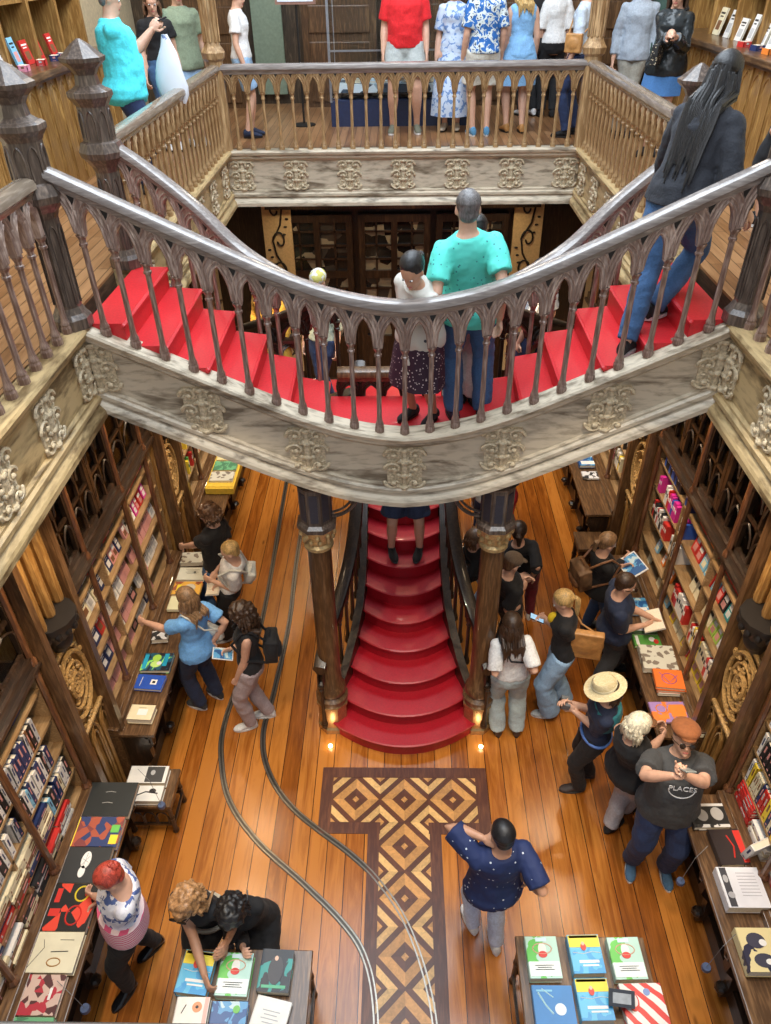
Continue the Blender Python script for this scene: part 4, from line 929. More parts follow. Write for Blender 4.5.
flat_book('loose white paper-covered book on the bottom left table', -.88, 1.86, TT, .24, .26, .03, -.2, None, (.82, .81, .77), lines((.4, .42, .45), .2, 5, .5, .09))
flat_book('green cartoon picture book at the left of the bottom right table', .99, 2.25, TT, .22, .27, .07, .02, 'cartoon', extra=cartoon())
flat_book('green cartoon picture book at the right of the bottom right table', 1.57, 2.25, TT, .22, .27, .07, .03, 'cartoon', extra=cartoon())
flat_book('blue and yellow sea picture book, rear centre of the bottom right table', 1.29, 2.27, TT, .22, .25, .08, .03, 'sea', extra=seabook())
flat_book('blue and yellow sea picture book, front centre of the bottom right table', 1.29, 1.99, TT, .22, .25, .08, .03, 'sea', extra=seabook())
flat_book('deep blue book with white moon, front left of the bottom right table', 1.02, 1.96, TT, .27, .24, .05, 0, None, (.03, .20, .50), [('oval', (.65, .75, .8), .15, -.1, .14, .15), ('line', (.5, .75, .8), [(-.35, .3), (-.2, 0), (-.05, -.2)], .006), ('line', (.5, .75, .8), [(-.25, .4), (0, .2)], .004), ('bar', (.2, .5, .7), -.2, .36, .4, .05)])
flat_book('red and white striped book at the front right of the bottom right table', 1.62, 1.96, TT, .28, .27, .06, .03, 'stripes', extra=[('oval', Rd, -.25, .1, .14, .22), ('oval', (.75, .72, .72), -.22, .12, .08, .14), ('oval', (.2, .3, .6), .12, .3, .08, .08)])
t = thing('label_screen', 'small dark framed price display leaning on the bottom right table', 'sign', (1.46, 1.98, .80)); Mx = Matrix.Rotation(.5, 3, 'X') @ Matrix.Rotation(-.1, 3, 'Z')
mb = MB(); mb.box((1.46, 1.98, .83), (.17, .10, .012), 0, 0, Mx); mb.build('frame', plain('dark_slate_plastic', (.05, .06, .08), .4), t)
mb = MB(); c = Mx @ Vector((0, 0, .008)); mb.box((1.46+c.x, 1.98+c.y, .83+c.z), (.12, .06, .003), 0, 0, Mx); mb.build('screen', plain('grey_lcd', (.42, .46, .50), .3), t)
mb = MB(); mb.tube([(1.46, 2.0, .82), (1.46, 1.98, .74), (1.46, 1.95, .71)], .006, 5); mb.build('stand', BLACKM, t)

# ------------------------------------------------------------ upper gallery furniture
def upper_case(s, y0, y1, lab1, lab2):
    x = AX+s*3.45; t = thing('gallery_counter', lab1, 'counter', (x, (y0+y1)/2, ZG)); ym, dy = (y0+y1)/2, y1-y0
    mb = MB(); mb.box((x+s*.25, ym, ZG+.52), (.5, dy, 1.04)); mb.build('body', GOLDW, t)
    mb = MB(); mb.box((x+s*.22, ym, ZG+1.07), (.62, dy+.06, .06)); mb.box((x+s*.22, ym, ZG+1.03), (.56, dy+.03, .04)); mb.build('worktop', MIDWY, t, bevel=.01)
    mb = MB(); n = round(dy/.26)
    for k in range(n):
        c = y0+dy*(k+.5)/n; w = dy/n*.36
        mb.tube([(x, a, h) for a, h in [(c-w, ZG+.1)]+arch_curve(c-w, c+w, ZG+.82, ZG+.96, 5)+[(c+w, ZG+.1)]], .013, 5, ends=False)
        mb.box((x-s*.005, y0+dy*k/n, ZG+.52), (.03, .035, .98))
    mb.build('arched_panelling', GOLDW, t)
    u = thing('gallery_bookcase', lab2, 'bookcase', (x+s*.5, ym, ZG+1.1))
    mb = MB(); mb.box((x+s*.62, ym, ZG+2.1), (.04, dy, 2.0)); mb.build('back_panel', plain('grey_brown_niche', (.13, .10, .07), .6), u)
    m = round(dy/.75)
    for k in range(m+1):
        mb = MB(); mb.box((x+s*.42, y0+dy*k/m, ZG+2.1), (.36, .06, 2.0)); mb.build('upright', GOLDW, u)
    for z in (1.62, 2.1, 2.6): 
        mb = MB(); mb.box((x+s*.44, ym, ZG+z), (.34, dy, .03)); mb.build('shelf', GOLDW, u)
upper_case(-1, 6.6, 10.2, 'honey oak counter with arched panels on the left of the upper gallery', 'oak shelving above the left gallery counter')
upper_case(1, 6.9, 12.2, 'honey oak counter with arched panels on the right of the upper gallery', 'oak shelving above the right gallery counter')
for s, nm, y0, y1 in ((-1, 'left gallery bookcase', 6.9, 9.9), (1, 'right gallery bookcase', 7.0, 11.5)):
    y = y0
    for k in range(9 if s < 0 else 12):
        c = RND.choice(['white', 'white', 'black', 'red', 'light blue', 'cream']); w = RND.uniform(.12, .2)
        shelf_book('face', c, '%s booklet standing on the %s gallery counter' % (c, 'left' if s < 0 else 'right'), c+' booklets on the '+nm, (AX+s*3.72, y, ZG+1.10), (w, .02, RND.uniform(.18, .28)), PI/2 if s < 0 else -PI/2, -.25); y += RND.uniform(.22, .38)
    y = y0
    for k in range(8):
        c = RND.choice(['red', 'orange', 'pink', 'white', 'navy']); o = shelf_book('spine', c, 'small %s box lying on the %s gallery counter' % (c, 'left' if s < 0 else 'right'), c+' small boxes on the '+nm, (AX+s*3.58, y, ZG+1.10), (.09, .12, .05), .2, 0, 'box'); y += RND.uniform(.2, .45)
t = thing('display_case', 'large glass display case on a navy plinth behind the man in red', 'display case', (.0, 11.9, ZG))
mb = MB(); mb.box((0, 11.9, ZG+.16), (1.9, .9, .32)); mb.build('plinth', plain('navy_plinth', (.015, .025, .07), .4), t)
mb = MB()
for x in (-.94, .94):
    for y in (11.46, 12.34): mb.box((x, y, ZG+1.4), (.03, .03, 2.2))
for z in (.9, 1.5, 2.45): mb.box((0, 11.46, ZG+z), (1.9, .02, .02))
mb.build('metal_frame', plain('case_steel', (.35, .38, .42), .3, .7), t)
mb = MB(); mb.box((0, 11.9, ZG+1.4), (1.86, .86, 2.1)); mb.build('glass_box', GLASS, t)
mb = MB(); mb.box((0, 11.9, ZG+.45), (1.7, .7, .1)); mb.build('display_shelf', pattern('pale_display_items', 'cells', (.35, .50, .60), (.05, .08, .12), 8, .4, .4, (.7, .8, .85)), t)
for k in range(6):
    flat_book('open %s document inside the glass display case' % ['cream', 'pale blue', 'white', 'grey', 'tan', 'ivory'][k], -.65+.26*k, 11.8, ZG+.505, .2, .28, .02, 0, None, [(.7, .65, .5), (.5, .65, .75), (.8, .8, .8), (.5, .5, .5), (.6, .5, .35), (.75, .72, .62)][k])
t = thing('sign_stand', 'framed notice with pale sheet on a thin black stand, far gallery', 'sign', (-1.35, 11.6, ZG))
mb = MB(); mb.tube([(-1.35, 11.6, ZG+.02), (-1.35, 11.6, ZG+1.5)], .014, 8); mb.lathe((-1.35, 11.6, ZG), [(.16, 0), (.16, .015), (.02, .03)], 16); mb.build('pole', BLACKM, t)
mb = MB(); mb.box((-1.35, 11.56, ZG+1.62), (.52, .03, .42)); mb.build('frame', plain('reddish_frame', (.30, .16, .12), .4), t)
mb = MB(); mb.box((-1.35, 11.54, ZG+1.62), (.46, .01, .36)); mb.build('sheet', plain('pale_blue_sheet', (.66, .72, .80), .5), t)
mb = MB(); mb.box((-2.0, 13.3, ZG+1.1), (.46, .04, 1.9)); tag(mb.build('notice_board', plain('sage_green_board', (.20, .26, .19), .6), bevel=.01), 'sage green board on the back wall at the left of the far gallery', 'board')
for k, x in enumerate((-2.9, -.9, .4, 1.6, 2.9)):
    u = thing('wall_cabinet', 'dark oak cabinet against the upper back wall, %s from the left' % ['first', 'second', 'third', 'fourth', 'fifth'][k], 'cabinet', (x, 13.2, ZG))
    mb = MB(); mb.box((x, 13.25, ZG+1.2), (1.1, .4, 2.4)); mb.build('carcass', MIDW, u)
    mb = MB()
    for q in range(5): mb.box((x, 13.03, ZG+.25+q*.45), (.9, .03, .34))
    mb.build('drawer_fronts', MIDW, u, bevel=.01)
# ------------------------------------------------------------ people
FOLD = bpy.data.textures.new('fold_noise', 'CLOUDS'); FOLD.noise_scale = .11; FOLD.noise_depth = 2
def remesh(mb, voxel, smooth=3, name='m', folds=0):
    me = mb.mesh(name, []) if False else bpy.data.meshes.new(name)
    me.from_pydata(mb.v, [], mb.f); me.update()
    bm = bmesh.new(); bm.from_mesh(me); bmesh.ops.recalc_face_normals(bm, faces=bm.faces); bm.to_mesh(me); bm.free()
    o = bpy.data.objects.new('tmp', me); COL.objects.link(o)
    r = o.modifiers.new('r', 'REMESH'); r.mode = 'VOXEL'; r.voxel_size = voxel; r.use_smooth_shade = True
    if smooth: s = o.modifiers.new('s', 'SMOOTH'); s.iterations = smooth; s.factor = .5
    if folds: dm = o.modifiers.new('d', 'DISPLACE'); dm.texture = FOLD; dm.strength = folds; dm.mid_level = .5; dm.texture_coords = 'GLOBAL'
    dg = bpy.context.evaluated_depsgraph_get(); dg.update()
    out = bpy.data.meshes.new_from_object(o.evaluated_get(dg)); bpy.data.objects.remove(o); bpy.data.meshes.remove(me); out.shade_smooth(); return out
def join_meshes(ms, name):
    bm = bmesh.new()
    for m in ms: bm.from_mesh(m)
    out = bpy.data.meshes.new(name); bm.to_mesh(out); bm.free(); out.shade_smooth(); return out
SKIN = {'light': plain('skin_light', (.62, .36, .25), .5, 0, .06, 30), 'tan': plain('skin_tan', (.50, .26, .16), .5, 0, .06, 30), 'brown': plain('skin_brown', (.30, .14, .08), .5, 0, .06, 30)}
LIPS = plain('lips', (.45, .13, .11), .45); EYEW = plain('eye_white', (.75, .74, .72), .3); EYEB = plain('eye_dark', (.02, .015, .012), .2)
def hairmat(n, c):
    return wood('hair_'+n, tuple(x*.45 for x in c), tuple(min(1, x*1.35) for x in c), .42, 'z', 3.2, .5, .1, .7)
HAIR = {n: hairmat(n, c) for n, c in {'black': (.012, .011, .012), 'dark brown': (.05, .026, .014), 'brown': (.12, .06, .03), 'blonde': (.55, .36, .14), 'light brown': (.24, .14, .07),
        'white-blonde': (.72, .66, .50), 'red': (.40, .055, .035), 'grey': (.13, .12, .12), 'golden curls': (.36, .19, .08)}.items()}
def ik(a, c, l1, l2, pole):
    d = c-a; L_ = d.length
    if L_ > (l1+l2)*.995: c = a+d*((l1+l2)*.995/L_); d = c-a; L_ = d.length
    if L_ < abs(l1-l2)+.02: L_ = abs(l1-l2)+.02; d = d.normalized()*L_; c = a+d
    x = (l1*l1-l2*l2+L_*L_)/(2*L_); h = math.sqrt(max(0, l1*l1-x*x)); u = d.normalized(); p = pole-u*pole.dot(u)
    p = p.normalized() if p.length > 1e-5 else u.orthogonal().normalized()
    return a+u*x+p*h, c
def frame(zv, fw):
    z = zv.normalized(); y = (fw-z*fw.dot(z)); y = y.normalized() if y.length > 1e-5 else z.orthogonal(); x = y.cross(z); return Matrix((x, y, z)).transposed()
def hand_mesh(w, d, pn, s, curl, left):
    """w wrist, d direction along the hand, pn palm normal; thumb toward side"""
    mb = MB(); d = d.normalized(); pn = (pn-d*pn.dot(d)); pn = pn.normalized() if pn.length > 1e-4 else d.orthogonal().normalized()
    sd = d.cross(pn)*(1 if left else -1)           # thumb side
    M = Matrix((sd, -pn, d)).transposed()
    mb.tube([w-d*.02*s, w+d*.01*s], .024*s, 8, flat=.8)
    mb.ell(w+d*.045*s, (.040*s, .016*s, .052*s), M, 10, 7); mb.ell(w+d*.075*s, (.041*s, .014*s, .025*s), M, 10, 7)
    for k, (off, ln) in enumerate(((.030, .072), (.010, .080), (-.010, .074), (-.029, .058))):
        p = w+d*.078*s+sd*off*s; pts = [p-d*.02*s, p]; dirv = d.copy(); c = curl*(1+.12*k)
        for q in range(3):
            dirv = Quaternion(d.cross(pn) , c*.9) @ dirv; pts.append(pts[-1]+dirv*ln*s*(.42, .32, .26)[q])
        mb.tube(pts, [.0095*s, .0095*s, .009*s, .0082*s, .007*s], 7)
    p = w+d*.025*s+sd*.030*s; t1 = (sd*.75+d*.65+pn*.25).normalized(); t2 = (sd*.25+d*.9+pn*(.2+curl*.4)).normalized()
    mb.tube([p-sd*.015*s, p+t1*.032*s, p+t1*.032*s+t2*.026*s, p+t1*.032*s+t2*.048*s], [.013*s, .0115*s, .010*s, .008*s], 7)
    return remesh(mb, .0048*s, 1, 'hand')
def person(label, yaw, feet, head=None, z=0, H=1.70, sex='f', bulk=1.0, skin='light', hair=('short', 'brown'), top=None, sleeve=.5, hem=.02, tfit=.014, neck=0, bottom=None, shoes=None, sole=None,
           hands=(None, None), lookyaw=0, looktilt=.25, hipz=None, hip_shift=(0, 0), poles=(None, None), curl=.5, extras=(), group=None, footyaw=0, sleeveless=False, palms=(None, None), leg_toe=.12, belly=0):
    s = H/1.70; yr = math.radians(yaw); fwd = Vector((-math.sin(yr), math.cos(yr), 0)); right = Vector((fwd.y, -fwd.x, 0)); up0 = Vector((0, 0, 1))
    if feet and len(feet[0]) == 2: F = [atz(u, v, z) for u, v in feet]
    else: F = [Vector(f) for f in feet]
    ank = [f+Vector((0, 0, .075*s)) for f in F]                # left, right
    mid = (F[0]+F[1])/2
    if head is not None: hd = atz(head[0], head[1], head[2])
    else: hd = mid+Vector((0, 0, 1.58*s))+fwd*.03
    pel = Vector((mid.x*.62+hd.x*.38, mid.y*.62+hd.y*.38, 0)) if head is not None and hipz is None else mid.copy()
    pel += right*hip_shift[0]+fwd*hip_shift[1]
    hz = hipz if hipz is not None else z+.93*s
    leg = (.44+.43)*s
    for a in ank:
        dx = math.hypot(a.x-pel.x, a.y-pel.y); hz = min(hz, a.z+math.sqrt(max(.05, (leg*1.0)**2-max(0, dx-.03)**2))+.02*s)
    pel.z = hz
    hu0 = Vector((0, 0, 1)); hdn = hd-(hu0*.16+fwd*.04)*s; d = (hdn-pel).normalized()
    root = thing('person', label, 'person', (mid.x, mid.y, z), group)
    # spine samples
    SP = []; p = pel.copy(); ds = .02*s; sv = -.16*s
    q = pel-up0*.16*s; n = int(.72/.02); cur = 0
    def dirat(t): 
        k = max(0, min(1, (t+.02*s)/(.22*s))); k = k*k*(3-2*k); return (up0*(1-k)+d*k).normalized()
    pts = {}; P0 = pel.copy(); seq = [(0, P0.copy())]; c = P0.copy()
    for i in range(30): c = c+dirat((i+.5)*ds)*ds; seq.append(((i+1)*ds, c.copy()))
    def sp(t):      # t in metres*s from pelvis
        if t <= 0: return P0+up0*t
        i = min(len(seq)-2, int(t/ds)); a, b = seq[i], seq[i+1]; k = (t-a[0])/ds; return a[1].lerp(b[1], k)
    def ring(t, rx, ry, yo=0, n=18, ex=0):
        M = frame(dirat(t), fwd); c = sp(t); out = []
        for k in range(n):
            a = 2*PI*k/n; out.append(tuple(c+M @ Vector(((rx+ex)*math.cos(a), (ry+ex)*math.sin(a)+yo, 0))))
        return out
    fem = sex == 'f'; b = bulk
    W_ = {'sh': (.140 if fem else .162)*b**.5, 'ch': (.142 if fem else .160)*b, 'wa': (.118 if fem else .145)*b, 'hp': (.168 if fem else .160)*b}
    prof = [(-.16, W_['hp']*.62, .080*b, 0), (-.10, W_['hp']*.93, .112*b, -.005), (-.03, W_['hp'], .120*b, -.008), (.06, W_['hp']*.90, .108*b, 0+belly*.03), (.16, W_['wa'], (.088 if fem else .100)*b+belly*.03, .005+belly*.03),
            (.26, (W_['wa']+W_['ch'])/2, (.095 if fem else .108)*b+belly*.015, .008+belly*.01), (.34, W_['ch'], (.112 if fem else .116)*b, .012), (.41, W_['sh'], .098*b, .002), (.455, W_['sh']*.82, .075, -.008), (.478, .088, .066, -.008), (.50, .062, .057, -.005)]
    def torso(mb, t0, t1, ex, flare=0):
        rr = []
        ts = [t0]+[q_[0] for q_ in prof if t0+.012 < q_[0] < t1-.012]+[t1]
        for t in ts:
            for (a, b_) in zip(prof, prof[1:]):
                if a[0] <= t <= b_[0]:
                    k = (t-a[0])/(b_[0]-a[0]); v = [a[i]+(b_[i]-a[i])*k for i in (1, 2, 3)]; break
            else: v = prof[0][1:] if t < prof[0][0] else prof[-1][1:]
            fl = flare*max(0, (.2-t))
            rr.append(ring(t*s, v[0]*s, v[1]*s, v[2]*s, 18, (ex+fl)*s))
        mb.loft(rr)
    Mch = frame(dirat(.42*s), fwd); Rch = Mch @ Vector((1, 0, 0)); Fch = Mch @ Vector((0, 1, 0)); Uch = Mch @ Vector((0, 0, 1))
    shj = [sp(.418*s)+Rch*sg*(W_['sh']-.002)*s for sg in (-1, 1)]
    ua, fa = .285*s, .255*s
    arms = []
    for i, sg in enumerate((-1, 1)):
        hnd = hands[i]
        if hnd is None: tgt = shj[i]-up0*.52*s+Rch*sg*.07*s+fwd*.07*s; pole = -fwd+right*sg*.3
        else:
            tgt = atz(*hnd) if not isinstance(hnd, Vector) else hnd
            pole = -up0*.65-fwd*.75+right*sg*.18
        if poles[i] is not None: pole = Vector(poles[i])
        el, wr = ik(shj[i], tgt, ua, fa, pole); arms.append((shj[i], el, wr))
    hips = [sp(-.02*s)+right*sg*.088*s*b**.5 for sg in (-1, 1)]
    legs = []
    for i, sg in enumerate((-1, 1)):
        kn, an = ik(hips[i], ank[i], .44*s, .43*s, fwd*1.0+right*sg*.12+up0*.2); legs.append((hips[i], kn, an))
    neckb = sp(.485*s); ly = yr+math.radians(lookyaw); hf = Vector((-math.sin(ly), math.cos(ly), 0))
    hup = (up0*math.cos(looktilt)+hf*math.sin(looktilt)).normalized(); hc = neckb+(dirat(.5*s)*.4+up0*.4+hf*.14).normalized()*.078*s+hup*.070*s
    HM = frame(hup, hf); hs = s**.5
    # body
    mb = MB(); torso(mb, -.16, .50, 0)
    mb.tube([neckb-Uch*.03*s, neckb+(hc-neckb)*.7], [.062*s*b**.4, .052*s*b**.4], 12)
    fat = b**.7
    for sh, el, wr in arms:
        mb.tube([sh-Rch*0, sh+(el-sh)*.15, sh+(el-sh)*.55, el, el+(wr-el)*.3, wr], [.044*s*fat, .049*s*fat, .043*s*fat, .038*s*fat, .039*s*fat, .026*s], 10)
    for hp, kn, an in legs:
        mb.tube([hp, hp+(kn-hp)*.2, hp+(kn-hp)*.6, kn, kn+(an-kn)*.3, kn+(an-kn)*.75, an], [.085*s*fat, .086*s*fat, .070*s*fat, .054*s*fat, .056*s*fat, .040*s, .036*s], 12)
    def hp_(v): return hc+HM @ (Vector(v)*hs)
    mb.ell(hp_((0, -.008, .022)), (.074*hs, .094*hs, .090*hs), HM, 16, 12)
    mb.ell(hp_((0, .022, -.048)), (.056*hs, .066*hs, .070*hs), HM, 14, 10)
    mb.ell(hp_((0, .092, -.030)), (.013*hs, .018*hs, .024*hs), HM, 8, 6)
    mb.ell(hp_((0, .076, -.092)), (.024*hs, .018*hs, .018*hs), HM, 8, 6)
    for sg in (-1, 1): mb.ell(hp_((sg*.076, -.005, -.010)), (.010*hs, .020*hs, .032*hs), HM, 8, 6)
    mb.ell(hp_((0, .078, .020)), (.045*hs, .014*hs, .010*hs), HM, 8, 6)
    ms = [remesh(mb, .0125*s, 2, 'b')]
    wrists = []
    for i, (sh, el, wr) in enumerate(arms):
        fd = (wr-el).normalized(); pn = Vector(palms[i]) if palms[i] is not None else ((-Rch if i else Rch)*.8-fwd*.1+up0*-.35)
        wrists.append((wr, fd, pn)); ms.append(hand_mesh(wr, fd, pn, s, curl, i == 0))
    me = join_meshes(ms, 'body'); me.materials.append(SKIN[skin]); o = bpy.data.objects.new('body', me); COL.objects.link(o); base = Vector(root.location)
    def attach(o, nm=None):
        o.parent = root; o.matrix_parent_inverse = Matrix.Translation(-base); return o
    attach(o)
    def part(nm, mb, mat, vox=None, sm=2):
        if vox: me = remesh(mb, vox, sm, nm, .026 if nm in ('top', 'trousers', 'shorts', 'cropped') else 0); mats = mat if isinstance(mat, (list, tuple)) else [mat]; [me.materials.append(m) for m in mats]; o = bpy.data.objects.new(nm, me); COL.objects.link(o)
        else: o = mb.build(nm, mat, None, True)
        return attach(o)
    # face
    mb = MB()
    for sg in (-1, 1): mb.ell(hp_((sg*.030, .078, .0)), (.013*hs, .009*hs, .008*hs), HM, 8, 6); mb.ell(hp_((sg*.030, .0845, .0)), (.0065*hs, .005*hs, .0065*hs), HM, 8, 6, 1)
    part('eyes', mb, [EYEW, EYEB])
    mb = MB(); mb.ell(hp_((0, .084, -.066)), (.022*hs, .009*hs, .007*hs), HM, 8, 6); part('lips', mb, LIPS)
    # top garment
    if top:
        mb = MB(); torso(mb, -hem, .492-neck, tfit, .0 if hem < .1 else .12)
        for sh, el, wr in arms:
            if sleeveless: mb.ell(sh-Rch*(1 if (sh-neckb).dot(Rch) > 0 else -1)*.035*s, (.062*s*fat, .060*s*fat, .068*s*fat), Mch, 14, 9); continue
            e = tfit*.5+.011; mb.ell(sh-Uch*.012*s, (.050*s*fat+e*.8, .052*s*fat+e*.8, .050*s*fat+e*.8), Mch, 14, 9)
            if sleeve <= 1: pth = [sh, sh+(el-sh)*.3*sleeve, sh+(el-sh)*sleeve]; rr = [.046*s*fat+e*.8, .052*s*fat+e, (.048)*s*fat+e*1.5]
            else: pth = [sh, sh+(el-sh)*.4, el, el+(wr-el)*.5*(sleeve-1), el+(wr-el)*(sleeve-1)*.97]; rr = [.046*s*fat+e*.8, .048*s*fat+e, .044*s*fat+e, .040*s*fat+e, .030*s*fat+e]
            mb.tube(pth, rr, 12, ends=False)
        part('top', mb, top, .0115, 2)
        if not sleeveless:
            mb = MB(); t = .487-neck; rg = ring((t-.006)*s, .060*s+tfit, .056*s+tfit, -.006, 20); mb.tube([Vector(v) for v in rg]+[Vector(rg[0])], .008, 6, ends=False); part('collar', mb, top)
    # bottoms
    if bottom:
        kind, bm_ = bottom[0], bottom[1]; wide = bottom[2] if len(bottom) > 2 else 0
        mb = MB()
        if kind in ('trousers', 'shorts', 'cropped'):
            torso(mb, -.15, .10, .010)
            for hp, kn, an in legs:
                e = .012+wide*.3
                if kind == 'trousers': mb.tube([hp, hp+(kn-hp)*.25, hp+(kn-hp)*.6, kn, kn+(an-kn)*.35, kn+(an-kn)*.98], [(.088*fat+e)*s, (.088*fat+e)*s, (.074*fat+e+wide*.2)*s, (.060*fat+e+wide*.4)*s, (.058+e+wide*.7)*s, (.046+e+wide)*s], 14, ends=False)
                elif kind == 'cropped': mb.tube([hp, hp+(kn-hp)*.25, hp+(kn-hp)*.6, kn, kn+(an-kn)*.3, kn+(an-kn)*.6], [(.088*fat+e)*s, (.088*fat+e)*s, (.074*fat+e)*s, (.060*fat+e)*s, (.060+e)*s, (.052+e)*s], 14, ends=False)
                else: mb.tube([hp, hp+(kn-hp)*.25, hp+(kn-hp)*.8], [(.090*fat+e)*s, (.092*fat+e)*s, (.086*fat+e+wide)*s], 14, ends=False)
            part(kind, mb, bm_, .0115, 2)
        else:      # skirt / dress to a given length (m below hip)
            ln = bottom[3] if len(bottom) > 3 else .5; rr = []
            m0 = sp(0); foot = (legs[0][1]+legs[1][1])/2
            for k in range(9):
                t = k/8; cc = sp((.14-.16*t*2)*s) if t < .45 else sp((.14-.144)*s)-up0*0; zz = .14-(.14+ln)*t
                cc = sp(max(zz, -.05)*s); 
                if zz < -.05: cc = cc+(foot-cc)*min(1, (-.05-zz)/.44)*.8; cc.z = pel.z+zz*s
                r0 = W_['wa']+(W_['hp']+.02-W_['wa'])*min(1, t*2.2)+wide*t+.012; r1 = .095+(.135-.095)*min(1, t*2.2)+wide*t*.9; ring_ = []
                for q in range(28):
                    a = 2*PI*q/28; w_ = 1+.05*t*math.sin(a*7); v = right*(r0*s*math.cos(a)*w_)+fwd*(r1*s*math.sin(a)*w_); ring_.append(tuple(cc+v))
                rr.append(ring_)
            mb.loft(rr); part(kind, mb, bm_)
    # shoes
    if shoes:
        for i, sg in enumerate((-1, 1)):
            a = ank[i]; fy = yr+math.radians(footyaw)-sg*leg_toe; fd = Vector((-math.sin(fy), math.cos(fy), 0)); rd = Vector((fd.y, -fd.x, 0)); g = z+.002 if abs(F[i].z-z) < 1e-4 else F[i].z+.002
            base_ = Vector((a.x, a.y, g)); mb = MB(); rings = []
            for t, w, h, zz in ((-.062, .022, .030, .040), (-.05, .034, .050, .05), (-.01, .038, .052, .062), (.04, .038, .040, .052), (.09, .042, .030, .040), (.13, .044, .024, .033), (.165, .034, .018, .027), (.185, .012, .010, .022)):
                rings.append([tuple(base_+fd*t*s+rd*w*s*math.cos(2*PI*k/12)+up0*((zz+h*math.sin(2*PI*k/12))*s if math.sin(2*PI*k/12) > 0 else max(.012, zz+h*math.sin(2*PI*k/12))*s)) for k in range(12)])
            mb.loft(rings); sh_ = part('shoe', mb, shoes)
            mb = MB(); so = []
            for k in range(20):
                a2 = 2*PI*k/20; x = math.cos(a2); y = math.sin(a2); so.append(base_+fd*(.062+.128*y)*s+rd*(.042*x*(1+.12*y))*s)
            mb.loft([[tuple(p_+up0*.0) for p_ in so], [tuple(p_+up0*.020*s) for p_ in so]]); so_ = mb.build('sole', sole or BLACKM, None); so_.parent = sh_; so_.matrix_parent_inverse = Matrix.Identity(4)
    # hair
    if hair:
        st_, hc_ = hair[0], HAIR[hair[1]]; mb = MB()
        vol = {'short': 1.0, 'crop': .965, 'long': 1.06, 'pony': 1.03, 'bun': 1.03, 'curly': 1.22, 'bob': 1.14, 'wavy': 1.12}[st_]
        cc = hp_((0, -.022, .034)); cr = (.079*vol*hs, .094*vol*hs, .090*vol*hs)
        mb.ell(cc, cr, HM, 18, 12)
        if st_ in ('long', 'bob', 'wavy', 'curly'): mb.ell(hp_((0, -.045, -.03)), (.074*vol*hs, .060*vol*hs, .085*hs), HM, 14, 9)
        else: mb.ell(hp_((0, -.050, -.02)), (.066*hs, .045*hs, .055*hs), HM, 14, 9)
        rr = random.Random(hash(label) % 1000 if False else len(label)*7+int(abs(yaw)))
        if st_ == 'curly' or st_ == 'wavy':
            nb = 110 if st_ == 'curly' else 50
            for k in range(nb):
                a = rr.uniform(0, 2*PI); e = rr.uniform(-.5, 1.4) if st_ == 'curly' else rr.uniform(-.3, 1.4)
                v = Vector((math.cos(a)*math.cos(e)*cr[0]/hs, math.sin(a)*math.cos(e)*cr[1]/hs-.022, math.sin(e)*cr[2]/hs+.034))
                if v.y > .055 and v.z < .05: continue
                mb.ell(hp_(v), (rr.uniform(.012, .024)*hs,)*3, None, 7, 5)
        else:
            for k in range(44):     # combed locks over the cap
                a = 2*PI*k/44; pp = []
                for q in range(7):
                    e = 1.45-q*.27
                    if math.sin(a) > .35 and e < .62: break
                    if e < -.1 and st_ in ('short', 'crop'): break
                    pp.append(cc+HM @ Vector((math.cos(a)*math.cos(e)*cr[0]*1.0, math.sin(a)*math.cos(e)*cr[1]*1.0, math.sin(e)*cr[2]*1.0)))
                if len(pp) > 1: mb.tube(pp, [.007*hs]*len(pp), 5)
        cap = part('hair', mb, hc_, .0075 if st_ != 'curly' else .008, 1)
        bk = HM @ Vector((0, -1, 0)); sdv = HM @ Vector((1, 0, 0)); ln = hair[2] if len(hair) > 2 else .3
        if st_ in ('long', 'curly', 'bob', 'wavy'):
            mb = MB(); ln = hair[2] if len(hair) > 2 else (.30 if st_ == 'long' else .16)
            for k in range(34):
                a = -PI/2+(k/33-.5)*PI*(.8 if st_ == 'bob' else 1.15); st = hp_((math.cos(a)*.078*vol, math.sin(a)*.088*vol-.02, rr.uniform(-.03, .03)))
                a2 = math.atan2((st-hc).dot(bk), (st-hc).dot(sdv)); dn_ = -up0*1.0+(-Uch*.3)
                down = (-(up0*.75+Uch*.5)).normalized(); pp = [st]; L_ = ln*s*rr.uniform(.8, 1.08)
                out = ((st-hc)-hup*(st-hc).dot(hup)).normalized()
                tgt = neckb-Fch*.095*s+(st-hc).dot(sdv)*Rch*1.15
                for q in range(1, 7):
                    w_ = (math.sin(q*1.7+k)*.016 if st_ in ('curly', 'wavy') else math.sin(q*.8+k)*.005)*s
                    base_p = st+down*L_*q/6+out*(.012 if q < 4 else .006)*s+out*w_
                    # keep off the shoulders/back
                    rel = base_p-sp(.40*s); behind = -rel.dot(Fch)
                    if rel.dot(Uch) < .09*s and behind < .112*s*b and rel.dot(Rch)**2 < (.17*s)**2:
                        if out.dot(Fch) < .25: base_p = base_p-Fch*(.118*s*b-behind)
                        else: base_p = base_p+Fch*(.125*s*b+behind if behind < 0 else .12*s)*0+Uch*.0
                    pp.append(base_p)
                r0 = (.014 if st_ != 'long' else .012)*s; mb.tube(pp, [r0, r0*1.15, r0*1.1, r0, r0*.9, r0*.7, r0*.3], 6)
            o2 = part('hair_lengths', mb, hc_)
